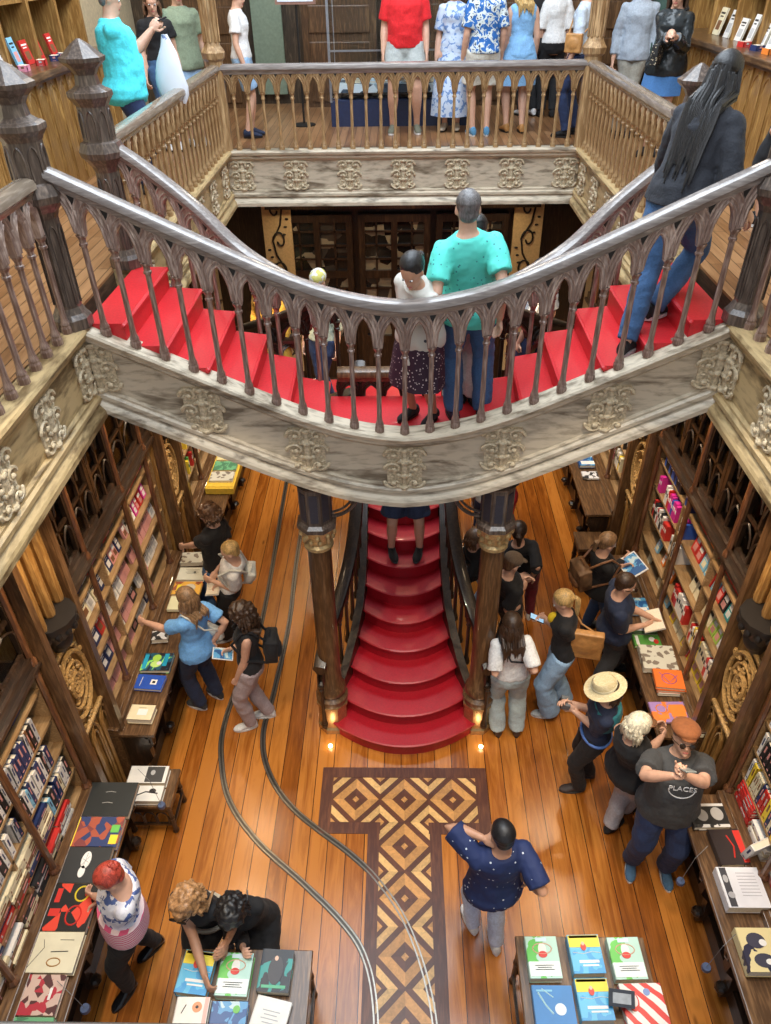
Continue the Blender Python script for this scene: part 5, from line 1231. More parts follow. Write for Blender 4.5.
        if st_ == 'pony':
            mb = MB(); st = hp_((0, -.105, .02)); down = (-(up0*.8+Uch*.4)).normalized()
            for k in range(16):
                a = 2*PI*k/16; off = (sdv*math.cos(a)*.6+hup.cross(sdv)*math.sin(a)*.5)
                pp = [st+off*.012*s, st+bk*.03*s+off*.02*s-up0*.01*s]+[st+bk*(.045+.004*q)*s+down*ln*s*q/5+off*(.034+.006*math.sin(q+k))*s*(1-.10*q) for q in range(1, 6)]
                mb.tube(pp, [.008*s, .012*s, .014*s, .014*s, .013*s, .010*s, .004*s], 6)
            mb.ell(st+bk*.012*s, (.02*s,)*3, None, 8, 6); part('ponytail', mb, hc_)
        if st_ == 'bun':
            mb = MB(); c0 = hp_((0, -.10, .07)); 
            for k in range(18):
                v = Vector((rr.gauss(0, 1), rr.gauss(0, 1), rr.gauss(0, 1))).normalized(); mb.ell(c0+v*.022*s, (.020*s,)*3, None, 8, 6)
            part('bun', mb, hc_)
    info = dict(root=root, hc=hc, HM=HM, hs=hs, s=s, arms=arms, wr=wrists, sp=sp, Rch=Rch, Fch=Fch, Uch=Uch, fwd=fwd, right=right, part=part, pel=pel, hp=hp_, neckb=neckb, legs=legs, b=b, dirat=dirat, ring=ring, W=W_)
    return info
def hat(I, kind, mat, band=None):
    mb = MB(); M = I['HM']; c = I['hp']((0, -.012, .055)); k = I['hs']
    if kind == 'straw':
        mb.lathe(c, [(.155*k, .0), (.158*k, .006), (.10*k, .012), (.092*k, .02), (.088*k, .075), (.070*k, .095), (.02*k, .088)], 24, M=M, sy=1.12); I['part']('straw_hat', mb, mat)
        mb = MB(); mb.lathe(c, [(.095*k, .014), (.094*k, .04), (.09*k, .04)], 24, M=M, sy=1.12); I['part']('hat_band', mb, band)
    elif kind == 'flat':
        mb.ell(c+M @ Vector((0, .008*k, .030*k)), (.106*k, .132*k, .058*k), M, 18, 10); mb.ell(c+M @ Vector((0, .105*k, .002*k)), (.06*k, .045*k, .010*k), M, 14, 6); I['part']('flat_cap', mb, mat, .008, 2)
    elif kind == 'cap':
        mb.ell(c+M @ Vector((0, 0, .005)), (.090*k, .108*k, .075*k), M, 18, 10); mb.ell(c+M @ Vector((0, .125*k, .0)), (.065*k, .065*k, .008*k), M, 14, 6); I['part']('baseball_cap', mb, mat, .008, 2)
    elif kind == 'beanie':
        mb.ell(c+M @ Vector((0, -.012, .0)), (.092*k, .110*k, .085*k), M, 18, 10); I['part']('head_scarf', mb, mat, .009, 2)
def glasses(I, mat, up=.0, back=.0, r=.026):
    mb = MB(); M = I['HM']; hp = I['hp']
    for sg in (-1, 1):
        mb.lathe(hp((sg*.034, .104-back, up)), [(r*I['hs'], -.003), (r*I['hs'], .003), (.005, .004)], 14, 0, M=M @ Matrix.Rotation(-PI/2, 3, 'X'))
        mb.tube([hp((sg*.058, .10-back, up+.004)), hp((sg*.084, .05-back, up+.006)), hp((sg*.086, -.02-back, up-.004))], .003, 5)
    mb.tube([hp((-.012, .106-back, up+.006)), hp((.012, .106-back, up+.006))], .003, 5); I['part']('sunglasses', mb, mat)
def backpack(I, label, mat, size=(.28, .16, .40), drop=.0, round_=1, mat2=None):
    s = I['s']; c = I['sp']((.27-drop)*s)-I['Fch']*(.115*I['b']+size[1]/2+.02)*s; M = Matrix((I['Rch'], I['Fch'], I['Uch'])).transposed()
    t = thing('backpack', label, 'backpack', c)
    mb = MB(); w, d, h = [q/2 for q in size]
    mb.ell(c, (w, d, h), M, 16, 12); mb.box(c, (w*1.55, d*1.45, h*1.5), 0, 0, M); me = remesh(mb, .012, 5, 'bag'); me.materials.append(mat); o = bpy.data.objects.new('bag_body', me); COL.objects.link(o); o.parent = t; o.matrix_parent_inverse = Matrix.Translation(-c)
    mb = MB(); mb.ell(c-M @ Vector((0, d*.85, h*.25)), (w*.65, d*.35, h*.38), M, 14, 8); o = mb.build('pocket', mat2 or mat, None, True); o.parent = t; o.matrix_parent_inverse = Matrix.Translation(-c)
    for sg in (-1, 1):
        mb = MB(); a = c+M @ Vector((sg*w*.5, d*.7, h*.8)); sh = I['sp'](.47*s)+I['Rch']*sg*.115*s; fr = I['sp'](.36*s)+I['Rch']*sg*.125*s+I['Fch']*.145*I['b']*s; lo = I['sp'](.16*s)+I['Rch']*sg*.15*I['b']*s+I['Fch']*.02; e = c+M @ Vector((sg*w*.6, d*.6, -h*.75))
        mb.tube([a, sh+I['Uch']*.025-I['Fch']*.05, sh+I['Uch']*.02+I['Fch']*.05, fr, lo, e], .013, 6); o = mb.build('strap', mat2 or mat, None, True); o.parent = t; o.matrix_parent_inverse = Matrix.Translation(-c)
    mb = MB(); mb.tube([c+M @ Vector((x*.05, d*.2, h*(.95)+zz)) for x, zz in ((-1, 0), (-.6, .035), (.6, .035), (1, 0))], .007, 6); o = mb.build('handle', mat2 or mat, None, True); o.parent = t; o.matrix_parent_inverse = Matrix.Translation(-c)
    return t
def shoulder_bag(I, label, mat, side=1, pos=(.19, .05, .02), size=(.24, .07, .17), strapmat=None, cross=True):
    """pos: right, forward, up from the pelvis"""
    s = I['s']; c = I['pel']+I['right']*pos[0]*side+I['fwd']*pos[1]+Vector((0, 0, pos[2])); t = thing('shoulder_bag', label, 'bag', c)
    M = Matrix((I['fwd'], -I['right'], Vector((0, 0, 1)))).transposed(); mb = MB(); mb.box(c, size, 0, 0, M); mb.ell(c, (size[0]*.56, size[1]*.7, size[2]*.5), M, 14, 8)
    me = remesh(mb, .009, 3, 'bag'); me.materials.append(mat); o = bpy.data.objects.new('bag_body', me); COL.objects.link(o); o.parent = t; o.matrix_parent_inverse = Matrix.Translation(-c)
    mb = MB(); mb.box(c+I['right']*side*size[1]*.42+Vector((0, 0, size[2]*.15)), (size[0]*.9, .008, size[2]*.55), 0, 0, M); o = mb.build('flap', strapmat or mat, None); o.parent = t; o.matrix_parent_inverse = Matrix.Translation(-c)
    o_s = I['sp'](.475*s)+I['Rch']*(-side if cross else side)*.11*s+I['Uch']*.02
    f = I['sp'](.33*s)+I['Fch']*.145*I['b']*s+I['Rch']*(-side*.03); bk = I['sp'](.33*s)-I['Fch']*.15*I['b']*s+I['Rch']*(-side*.03)
    mb = MB(); mb.tube([c+M @ Vector((size[0]*.4, 0, size[2]*.4)), f, o_s+I['Fch']*.03, o_s-I['Fch']*.04, bk, c+M @ Vector((-size[0]*.4, 0, size[2]*.4))], .009, 6); o = mb.build('strap', strapmat or mat, None, True); o.parent = t; o.matrix_parent_inverse = Matrix.Translation(-c)
    return t
def held(I, i, kind, label, mat, size, off=(0, .05, 0), tilt=0, mat2=None, yaw=None):
    """something in hand i (0 left, 1 right): a flat slab with a screen or a page block"""
    wr, fd, pn = I['wr'][i]; s = I['s']; c = wr+fd*.10*s+I['right']*off[0]+I['fwd']*off[1]*0+Vector((0, 0, off[2]))+pn.normalized()*.02
    yw = math.atan2(-I['fwd'].x, I['fwd'].y) if yaw is None else math.radians(yaw)
    M = Matrix.Rotation(yw, 3, 'Z') @ Matrix.Rotation(tilt, 3, 'X'); t = thing(kind, label, {'phone': 'phone', 'open_book': 'book', 'book': 'book', 'magazine': 'magazine', 'camera': 'camera', 'box': 'box'}[kind], c)
    P_ = lambda v: c+M @ Vector(v); w, h, d = size
    def pt(nm, mb, m): o = mb.build(nm, m, None); o.parent = t; o.matrix_parent_inverse = Matrix.Translation(-c); return o
    if kind == 'open_book':
        mb = MB()
        for sg in (-1, 1): mb.box(P_((sg*w/4, 0, .008)), (w/2-.004, h-.01, d), 0, 0, M @ Matrix.Rotation(-sg*.18, 3, 'Y'))
        pt('pages', mb, PAGES if mat2 is None else mat2); mb = MB()
        for sg in (-1, 1): mb.box(P_((sg*w/4, 0, -.004)), (w/2, h, .004), 0, 0, M @ Matrix.Rotation(-sg*.18, 3, 'Y'))
        pt('cover', mb, mat)
    elif kind == 'camera':
        mb = MB(); mb.box(P_((0, 0, 0)), (w, d, h), 0, 0, M); pt('camera_body', mb, mat); mb = MB(); mb.lathe(P_((0, 0, 0)), [(.03, 0), (.03, .05), (.02, .052)], 14, M=M @ Matrix.Rotation(-PI/2, 3, 'X')); pt('lens', mb, BLACKM)
    else:
        mb = MB(); mb.box(P_((0, 0, 0)), (w, h, d), 0, 0, M); pt('case' if kind == 'phone' else 'cover', mb, mat)
        mb = MB(); mb.box(P_((0, 0, d/2+.0005)), (w*.88, h*.9, .002), 0, 0, M); pt('screen' if kind == 'phone' else 'cover_art', mb, mat2 or WHITE)
    return t
# ------------------------------------------------------------ clothes
def cloth(n, c, bump=.25, sc=60, rough=.85): return plain('cloth_'+n, c, rough, 0, .14, sc, bump, 0, None, .04)
BLK = cloth('black', (.009, .009, .011)); NVY = cloth('navy', (.018, .028, .065)); WHT = cloth('white', (.74, .73, .72)); GRY = cloth('grey', (.22, .22, .22)); DGR = cloth('charcoal', (.05, .052, .055))
JEANS = cloth('mid_denim', (.045, .11, .24), .4, 90); DJEANS = cloth('dark_denim', (.018, .035, .10), .4, 90); LJEANS = cloth('light_denim', (.30, .46, .66), .4, 90); PJEANS = cloth('pale_grey_denim', (.40, .48, .50), .4, 90)
SKY = cloth('sky_blue', (.16, .40, .78)); LILAC = cloth('lilac_grey', (.36, .29, .30)); TURQ = cloth('turquoise_polo', (.08, .72, .82)); MINT = pattern('mint_polo_specks', 'dots', (.10, .66, .56), (.03, .22, .24), 26, .16)
CRM = pattern('cream_jacket_spots', 'dots', (.62, .60, .54), (.05, .06, .08), 11, .13); DOTS = pattern('dotted_dark_skirt', 'dots', (.035, .012, .030), (.60, .50, .50), 40, .22)
NPAT = pattern('navy_flecked_shirt', 'dots', (.012, .025, .10), (.60, .65, .72), 20, .14); FLOR = pattern('white_blue_floral', 'noise', (.70, .71, .78), (.08, .13, .34), 16, .46, .8, (.62, .63, .72)); PSTR = pattern('pink_white_stripes', 'stripes', (.78, .62, .64), (.66, .10, .22), 16, .5)
REDT = cloth('red_tshirt', (.68, .012, .018)); SAGE = cloth('sage_tshirt', (.23, .29, .20)); BEIG = cloth('beige', (.50, .42, .32)); MAR = cloth('maroon', (.16, .012, .025)); GOLD = cloth('mustard_gold', (.62, .34, .04)); WSHO = cloth('white_shoe', (.72, .72, .72)); BSHO = cloth('blue_canvas_shoe', (.06, .13, .22))
PBLUE = pattern('pale_blue_floral_dress', 'noise', (.55, .64, .78), (.16, .28, .55), 20, .45); BPAT = pattern('blue_leaf_shirt', 'noise', (.62, .68, .68), (.02, .13, .42), 18, .50, .8, (.04, .05, .09)); DRS = cloth('light_blue_dress', (.24, .48, .78)); KHA = cloth('khaki_grey_shorts', (.40, .43, .42)); WSHT = cloth('cream_shorts', (.68, .66, .58)); LEA = plain('black_leather', (.02, .025, .028), .25, 0, .2, 20, .3)
BRL = plain('brown_leather', (.22, .10, .045), .4, 0, .3, 25, .3); TANB = plain('tan_leather', (.45, .22, .07), .4, 0, .2, 25, .2); STRAW = wood('straw', (.55, .45, .25), (.80, .72, .50), .7, 'x', 3, .5); LGRY = cloth('light_grey_shoe', (.42, .44, .46)); TEAL = cloth('teal_scarf', (.02, .16, .20)); BRT = cloth('rust_tweed_cap', (.26, .085, .025), .5, 40)
SCR = plain('lit_phone_screen', (.25, .45, .65), .2, emit=((.35, .55, .8), .6)); PHB = plain('black_phone', (.02, .02, .025), .2); PHG = plain('grey_phone', (.25, .28, .27), .3); DKG = plain('dark_lens', (.02, .015, .012), .1); PWH = cloth('white_bag', (.66, .66, .60))
UPR = Vector((0, 0, -1))

# --- ground floor, left side
person('person in a black and grey t-shirt leaning toward the left shelves beyond the blond backpacker', 72, [(221, 629), (233, 622)], (209, 514, 1.62), H=1.78, sex='m', hair=('wavy', 'brown', .10), top=[BLK], sleeve=.6, bottom=('trousers', JEANS), shoes=DGR, hands=((181, 547, 1.05), (216, 571, .98)), looktilt=.35, lookyaw=15)
I = person('blond person in a white t-shirt with small white backpack at the left counter', 96, [(228, 640), (240, 630)], (233, 549, 1.58), H=1.70, hair=('short', 'blonde'), top=[WHT], sleeve=.75, bottom=('trousers', BLK, .02), shoes=LGRY, sole=WHT, hands=((213, 581, 1.05), (221, 583, 1.0)), looktilt=.4)
backpack(I, 'small white backpack on the blond person at the left counter', PWH, (.24, .13, .28), .03, 1)
held(I, 1, 'open_book', 'open book held by the blond person with the white backpack', WHT, (.20, .14, .012))
I = person('woman in a sky blue t-shirt reaching to the left shelves, long brown hair', 62, [(202, 708), (219, 697)], (187, 600, 1.52), H=1.68, bulk=1.06, hair=('long', 'light brown', .24), top=[SKY], sleeve=.7, hem=.10, bottom=('trousers', NVY, .01), shoes=DGR, sole=WHT, hands=((145, 622, 1.16), (214, 640, .95)), looktilt=.45, poles=(None, None))
shoulder_bag(I, 'cream crossbody bag of the woman in the sky blue t-shirt', PWH, 1, (.15, -.12, .10), (.20, .06, .14))
I = person('woman with long dark curls, black backpack and lilac trousers on the left aisle', 98, [(252, 727), (270, 716)], (241, 613, 1.56), H=1.68, hair=('curly', 'dark brown', .22), top=[BLK], sleeveless=True, bottom=('trousers', LILAC, .008), shoes=WSHO, sole=WHT, hands=((236, 682, .78), (232, 648, .98)), looktilt=.35)
backpack(I, 'black backpack worn by the woman with long dark curls', BLK, (.30, .17, .36), .06)
held(I, 1, 'magazine', 'folded blue and white leaflet in the curly woman\'s hand', WHT, (.15, .20, .006), tilt=.3, mat2=ART['bluepic'][1][0])
# red-haired woman
I = person('red-haired woman in a blue floral top with pink stripes at the left counter', 118, [(131, 990), (158, 945)], (112, 878, 1.50), H=1.66, bulk=1.18, hair=('bun', 'red'), top=[FLOR], sleeve=.45, hem=.0, tfit=.018, neck=.03, bottom=('trousers', BLK), shoes=plain('patent_black', (.01, .01, .012), .12), sole=BLACKM, hands=((88, 893, .93), (100, 900, .95)), looktilt=.55, footyaw=25)
mb = MB(); mb.loft([I['ring'](t*I['s'], (.175+.02*q)*1.12, (.135+.01*q)*1.16, .0, 24) for t, q in ((-.06, 1), (.0, 1), (.08, .4), (.13, 0))]); I['part']('striped_hem', mb, PSTR)
I = person('curly-haired woman in black with sunglasses on her head, crouching to touch a book', 165, [(-1.60, 2.50, 0), (-1.38, 2.56, 0)], (186, 903, 1.24), H=1.66, hair=('curly', 'golden curls', .16), skin='tan', top=[BLK], sleeve=.55, hipz=.62, bottom=('trousers', BLK), shoes=BLK, hands=((228, 940, .86), (207, 982, .80)), looktilt=.6, hip_shift=(0, -.06))
glasses(I, DKG, .075, .005, .03)
mb = MB(); mb.tube([Vector(v) for v in I['ring'](.03*I['s'], .175, .135, 0, 24)]+[Vector(I['ring'](.03*I['s'], .175, .135, 0, 24)[0])], .018, 6); I['part']('belt', mb, plain('pale_belt', (.5, .45, .35), .5))
person('person with black curly hair bending low in black clothes beside the curly-haired woman', 190, [(-1.16, 2.56, 0), (-1.00, 2.56, 0)], (225, 914, 1.12), H=1.58, hair=('curly', 'black', .10), skin='light', top=[BLK], sleeve=1.9, hipz=.52, bottom=('trousers', BLK), shoes=BLK, hands=((226, 943, .80), (243, 948, .75)), looktilt=.6, hip_shift=(0, -.06))
# --- stair, shorts
person('man in navy shorts and black trainers standing on the red lower stair', 180, [(.20, 6.10, 1.195), (-.10, 6.10, 1.195)], None, z=1.19, H=1.76, sex='m', hair=('short', 'brown'), top=[GRY], sleeve=.6, bottom=('shorts', NVY, .02), shoes=BLK, sole=DGR, looktilt=.3, leg_toe=-.25)
# --- ground floor, centre and right
person('person in a tan top with a thin black strap behind the right column', -10, [(1.0, 7.5, 0), (1.2, 7.5, 0)], None, H=1.64, hair=('wavy', 'brown', .15), top=[BEIG], sleeve=.6, bottom=('trousers', DJEANS), shoes=BLK)
person('person in a red top half hidden between the right column and the stair', 60, [(1.18, 6.95, 0), (1.3, 7.05, 0)], None, H=1.62, hair=('short', 'brown'), top=[REDT], sleeve=.6, bottom=('trousers', DJEANS), shoes=DGR, skin='tan')
I = person('person in black reading a blue book behind the right column', -80, [(474, 612), (482, 602)], (473, 535, 1.55), H=1.62, hair=('bob', 'brown'), top=[BLK], sleeve=1.9, bottom=('trousers', LJEANS), shoes=cloth('orange_shoe', (.55, .12, .03)), hands=((487, 560, 1.08), (484, 568, 1.05)), looktilt=.4)
held(I, 0, 'book', 'light blue book held up behind the right column', plain('blue_book', (.12, .30, .48), .5), (.16, .22, .02), tilt=.9, mat2=plain('blue_book_face', (.20, .42, .60), .5))
person('woman with dark tied hair in a black top and maroon trousers seen from behind', -8, [(517, 624), (529, 617)], (516, 528, 1.60), H=1.70, hair=('pony', 'dark brown', .16), top=[BLK], sleeve=1.3, hem=.08, bottom=('trousers', MAR), shoes=WSHO, sole=WHT, hands=((519, 575, 1.12), (533, 575, 1.05)), looktilt=.3)
I = person('person in a brown cap and black t-shirt beside the right column', -60, [(496, 655), (508, 648)], (511, 562, 1.62), H=1.74, sex='m', hair=('short', 'brown'), top=[BLK], sleeve=.8, bottom=('trousers', BLK), shoes=BLK, hands=((521, 580, 1.20), (521, 590, 1.15)), looktilt=.45)
hat(I, 'cap', cloth('brown_cap', (.13, .09, .06)))
I = person('woman in a white t-shirt and pale wide jeans seen from behind by the right column', 4, [(497, 733), (516, 733)], (511, 622, 1.56), H=1.68, hair=('long', 'dark brown', .32), top=[WHT], sleeve=.85, hem=.0, bottom=('trousers', PJEANS, .02), shoes=plain('brown_sandal', (.06, .035, .025), .5), hands=((500, 652, 1.12), (530, 668, 1.0)), looktilt=.3)
shoulder_bag(I, 'small black shoulder bag of the woman in the white t-shirt', BLK, 1, (.20, .06, .05), (.15, .06, .14))
I = person('blonde woman in a black top and light blue jeans looking at her phone', 78, [(549, 716), (563, 704)], (563, 599, 1.58), H=1.70, hair=('pony', 'blonde', .24), top=[BLK], sleeve=.6, bottom=('trousers', LJEANS, .035), shoes=LGRY, sole=WHT, hands=((549, 623, 1.18), (545, 620, 1.20)), looktilt=.45)
held(I, 1, 'phone', 'phone with lit screen held by the blonde woman in light jeans', PHB, (.075, .15, .009), tilt=.35, mat2=SCR)
shoulder_bag(I, 'tan crossbody bag on the back of the blonde woman in light jeans', TANB, -1, (.05, -.20, .16), (.30, .08, .32))
mb = MB(); mb.ell(I['neckb']+I['fwd']*.11-Vector((0, 0, .09)), (.05, .03, .07), None, 12, 8); I['part']('neck_scarf', mb, plain('yellow_scarf', (.80, .55, .02), .7))
I = person('woman in a black jacket with a brown backpack reading a magazine at the right counter', -74, [(585, 628), (594, 652)], (607, 540, 1.60), H=1.70, hair=('pony', 'light brown', .16), top=[BLK], sleeve=1.95, hem=.10, bottom=('trousers', JEANS), shoes=DGR, hands=((622, 566, 1.18), (624, 560, 1.18)), looktilt=.4)
backpack(I, 'brown backpack on the woman in the black jacket', plain('brown_canvas', (.16, .085, .04), .6, 0, .4, 14, .3), (.32, .20, .40), .0, 1, BRL)
held(I, 0, 'magazine', 'open magazine with a colour picture held by the woman with the brown backpack', WHT, (.30, .22, .008), tilt=.5, mat2=ART['bluepic'][1][0])
I = person('man in a navy t-shirt and glasses reading at the middle right counter', -92, [(592, 694), (612, 668)], (625, 583, 1.64), H=1.78, sex='m', bulk=1.05, hair=('short', 'dark brown'), top=[NVY], sleeve=.8, hem=.10, bottom=('trousers', DGR, .01), shoes=BLK, hands=((652, 618, 1.08), (644, 625, 1.05)), looktilt=.4)
glasses(I, DKG, .0, .0, .022)
held(I, 1, 'open_book', 'open white book held by the man in the navy t-shirt', plain('grey_cover', (.4, .4, .4), .5), (.28, .20, .014), tilt=.35)
I = person('person in a straw hat, navy top and teal wrap holding a camera', 84, [(578, 790), (588, 776)], (606, 690, 1.55), H=1.66, hair=('bob', 'dark brown', .12), top=[NVY], sleeve=1.0, hem=.04, bottom=('trousers', BLK, .005), shoes=plain('brown_trainer', (.05, .035, .03), .6), sole=DGR, hands=((574, 711, 1.16), (571, 703, 1.20)), looktilt=.35)
hat(I, 'straw', STRAW, plain('cream_band', (.62, .58, .42), .7))
mb = MB(); s_ = I['s']
mb.loft([I['ring'](t*s_, w*s_, d_*s_, -.02, 20) for t, w, d_ in ((.20, .155, .125), (.30, .175, .135), (.40, .185, .13), (.45, .14, .11))]); I['part']('teal_wrap', mb, TEAL)
mb = MB(); rg = I['ring'](-.02*s_, .182*s_, .132*s_, 0, 24); mb.tube([Vector(v) for v in rg]+[Vector(rg[0])], .014, 6); I['part']('blue_waistband', mb, plain('bright_blue_band', (.08, .18, .50), .6))
held(I, 0, 'camera', 'small grey camera held out by the person in the straw hat', plain('grey_camera', (.12, .13, .14), .4), (.11, .05, .07), tilt=.2)
I = person('woman with white-blonde bob, black sleeveless top and pale trousers leaning to the right counter', -62, [(609, 830), (624, 812)], (636, 728, 1.50), H=1.66, bulk=1.12, hair=('bob', 'white-blonde', .15), top=[BLK], sleeveless=True, hem=.14, tfit=.022, bottom=('trousers', cloth('pale_silver', (.42, .40, .42)), .01), shoes=BLK, sole=BLACKM, hands=((663, 722, 1.0), (668, 730, .98)), looktilt=.55)
glasses(I, BRL, .085, .0, .026)
I = person('man in a rust flat cap and charcoal t-shirt photographing upward, facing the viewer', 172, [(663, 870), (630, 862)], (686, 740, 1.66), H=1.78, sex='m', bulk=1.22, belly=.5, hair=('short', 'grey'), top=[DGR], sleeve=.75, hem=.12, tfit=.02, bottom=('trousers', DJEANS, .012), shoes=BSHO, sole=WHT, hands=((684, 775, 1.70), (674, 776, 1.70)), looktilt=-.35, curl=.8, palms=((0, 0, 1), (0, 0, 1)), poles=((.8, .1, -.7), (-.8, .1, -.6)))
hat(I, 'flat', BRT); glasses(I, DKG, .0, .0, .022)
wr0 = (I['wr'][0][0]+I['wr'][1][0])/2; ph = wr0+Vector((.01, -.05, .14)); tph = thing('phone', 'grey phone raised by the man in the rust flat cap', 'phone', ph); Mp = Matrix.Rotation(.75, 3, 'X')
mb = MB(); mb.box(ph, (.075, .01, .15), 0, 0, Mp); o = mb.build('case', PHG, None, False, None, .004); o.parent = tph; o.matrix_parent_inverse = Matrix.Translation(-ph)
mb = MB(); mb.lathe(ph+Mp @ Vector((-.02, -.006, .05)), [(.010, 0), (.010, .004)], 10, M=Mp @ Matrix.Rotation(PI/2, 3, 'X')); o = mb.build('lens', BLACKM, None); o.parent = tph; o.matrix_parent_inverse = Matrix.Translation(-ph)
# print on the t-shirt: white arc and word
s_ = I['s']; cP = I['sp'](.30*s_); yy = .162*1.22*s_+.012
mb = MB(); arc = []
for k in range(13):
    a = PI+PI*k/12*1.0+.0; arc.append(cP+I['Rch']*(-.0+.095*math.cos(a))+I['Fch']*(yy-.006-.9*(.095*math.cos(a))**2)+I['Uch']*(.02+.075*math.sin(a)))
mb.tube(arc, .004, 5); I['part']('printed_arc', mb, plain('white_print', (.7, .7, .7), .6))
cu = bpy.data.curves.new('t', 'FONT'); cu.body = 'PLACES'; cu.size = .062; cu.extrude = .002; cu.align_x = 'CENTER'; to = bpy.data.objects.new('t', cu); COL.objects.link(to); dgx = bpy.context.evaluated_depsgraph_get(); dgx.update()
tm = bpy.data.meshes.new_from_object(to.evaluated_get(dgx)); bpy.data.objects.remove(to); tm.materials.clear(); tm.materials.append(MATS['white_print']); o = bpy.data.objects.new('printed_word', tm); COL.objects.link(o)
MX = Matrix((-I['Rch'], I['Uch'], I['Fch'])).transposed(); P4 = (cP+I['Fch']*(yy+.002)+I['Uch']*.025); o.parent = I['root']; o.matrix_parent_inverse = Matrix.Translation(-Vector(I['root'].location)); o.matrix_basis = Matrix.Translation(P4) @ MX.to_4x4()
person('man in a navy flecked shirt and white-blue trousers seen from behind near the floor inlay', 12, [(472, 928), (495, 948)], (503, 832, 1.62), H=1.74, sex='m', bulk=1.06, hair=('short', 'black'), skin='tan', top=[NPAT], sleeve=.85, hem=.10, tfit=.024, bottom=('trousers', cloth('ice_blue', (.60, .68, .86)), 0), shoes=WSHO, sole=WHT, hands=((483, 838, 1.50), (526, 880, 1.08)), looktilt=.25, lookyaw=8, curl=.9, poles=((-.9, .1, -.5), None))
# --- central landing
ZL = 3.402
person('man in a mint green polo and jeans, back to the viewer, on the central landing', 2, [(.42, 5.14, ZL), (.64, 5.14, ZL)], (467, 212, 5.02), z=ZL, H=1.80, sex='m', bulk=1.02, hair=('crop', 'grey'), top=[MINT], sleeve=.75, hem=.14, tfit=.022, bottom=('trousers', JEANS, .008), shoes=NVY, hands=((437, 312, 4.35), (500, 318, 4.35)), looktilt=.1)
I = person('woman in a cream spotted jacket and dark dotted skirt looking down on the central landing', 140, [(.26, 5.13, ZL), (.10, 5.20, ZL)], (412, 274, 4.70), z=ZL, H=1.52, skin='tan', hair=('pony', 'black', .12), top=[CRM], sleeve=1.7, hem=.36, tfit=.03, bottom=('skirt', DOTS, .06, .50), shoes=BLK, sole=BLACKM, hands=((424, 322, 4.22), (404, 335, 4.15)), looktilt=.6, lookyaw=10)
person('person in dark clothes and pale trousers partly hidden to the right of the mint polo', 15, [(.50, 5.44, ZL), (.60, 5.36, ZL)], None, z=ZL, H=1.50, hair=('short', 'black'), top=[BLK], sleeve=1.9, bottom=('trousers', cloth('pale_pink_trouser', (.48, .40, .38)), .02), shoes=BLK, looktilt=.5)
I = person('person with a patterned scarf on the head below the left inner balustrade', 160, [(-.95, 7.7, 2.06), (-.78, 7.7, 2.06)], None, z=2.06, H=1.66, hair=('short', 'dark brown'), top=[cloth('green_white', (.45, .50, .40))], sleeve=1.2, bottom=('trousers', DJEANS), shoes=BLK)
hat(I, 'beanie', pattern('scarf_yellow_white', 'cells', (.72, .70, .62), (.60, .55, .15), 26, .5))
person('person in a mustard gold garment seen through the left arches of the front balustrade', 150, [(-1.55, 7.9, 2.06), (-1.37, 7.9, 2.06)], None, z=2.06, H=1.66, hair=('long', 'dark brown', .2), top=[GOLD], sleeve=1.9, hem=.35, tfit=.04, bottom=('skirt', GOLD, .10, .62), shoes=BLK)
person('black-haired person in a grey-white t-shirt seen through the right arches of the front balustrade', 40, [(1.42, 7.75, 2.06), (1.60, 7.75, 2.06)], None, z=2.06, H=1.74, hair=('long', 'black', .14), top=[cloth('pale_grey_tee', (.45, .47, .50))], sleeve=.8, bottom=('trousers', DJEANS), shoes=BLK, looktilt=.5)
# --- climbing woman
person('woman with very long dark hair in a black denim jacket climbing the right flight', -45, [(1.57, 4.86, 4.08), (1.80, 5.12, 4.24)], (731, 64, 5.80), z=4.08, H=1.86, bulk=1.10, hair=('long', 'black', .58), top=[cloth('black_denim_jacket', (.022, .024, .032), .4, 80)], sleeve=1.95, hem=.03, tfit=.03, bottom=('trousers', JEANS, .006), shoes=BLK, sole=WHT, hands=(Vector((1.85, 5.65, 5.05)), Vector((2.22, 5.0, 5.02))), looktilt=.5, hip_shift=(0, .02))
# --- upper gallery
Zg = 4.402
I = person('man in a turquoise polo holding a white plastic bag at the left gallery rail', -72, [(-2.70, 8.2, Zg), (-2.59, 8.0, Zg)], None, z=Zg, H=1.80, sex='m', bulk=1.28, belly=.8, hair=('short', 'grey'), top=[TURQ], sleeve=.7, hem=.16, tfit=.024, bottom=('trousers', DJEANS), shoes=DGR, hands=(Vector((-2.36, 8.42, 5.80)), Vector((-2.33, 8.22, 5.80))), curl=1.1)
held(I, 0, 'phone', 'dark phone in the hand of the man in the turquoise polo', PHB, (.075, .14, .01), tilt=.3, mat2=PHB)
cb = I['wr'][1][0]+Vector((.10, .06, -.34)); t = thing('plastic_bag', 'white plastic bag hanging from the turquoise polo man\'s hand', 'bag', cb)
mb = MB(); rings = []
for k in range(9):
    q = k/8; z = .30-.58*q; w = .02+.13*math.sin(min(1, q*1.25)*PI/2)-.05*max(0, q-.85)/.15; rings.append([tuple(cb+Vector(((w+.012*math.sin(a*3+k))*math.cos(a), (w*.5+.01*math.sin(a*4+k*2))*math.sin(a), z))) for a in [2*PI*j/20 for j in range(20)]])
mb.loft(rings); o = mb.build('bag_body', pattern('bag_white_blue', 'noise', (.70, .74, .80), (.22, .28, .50), 7, .33), None, True); o.parent = t; o.matrix_parent_inverse = Matrix.Translation(-cb)
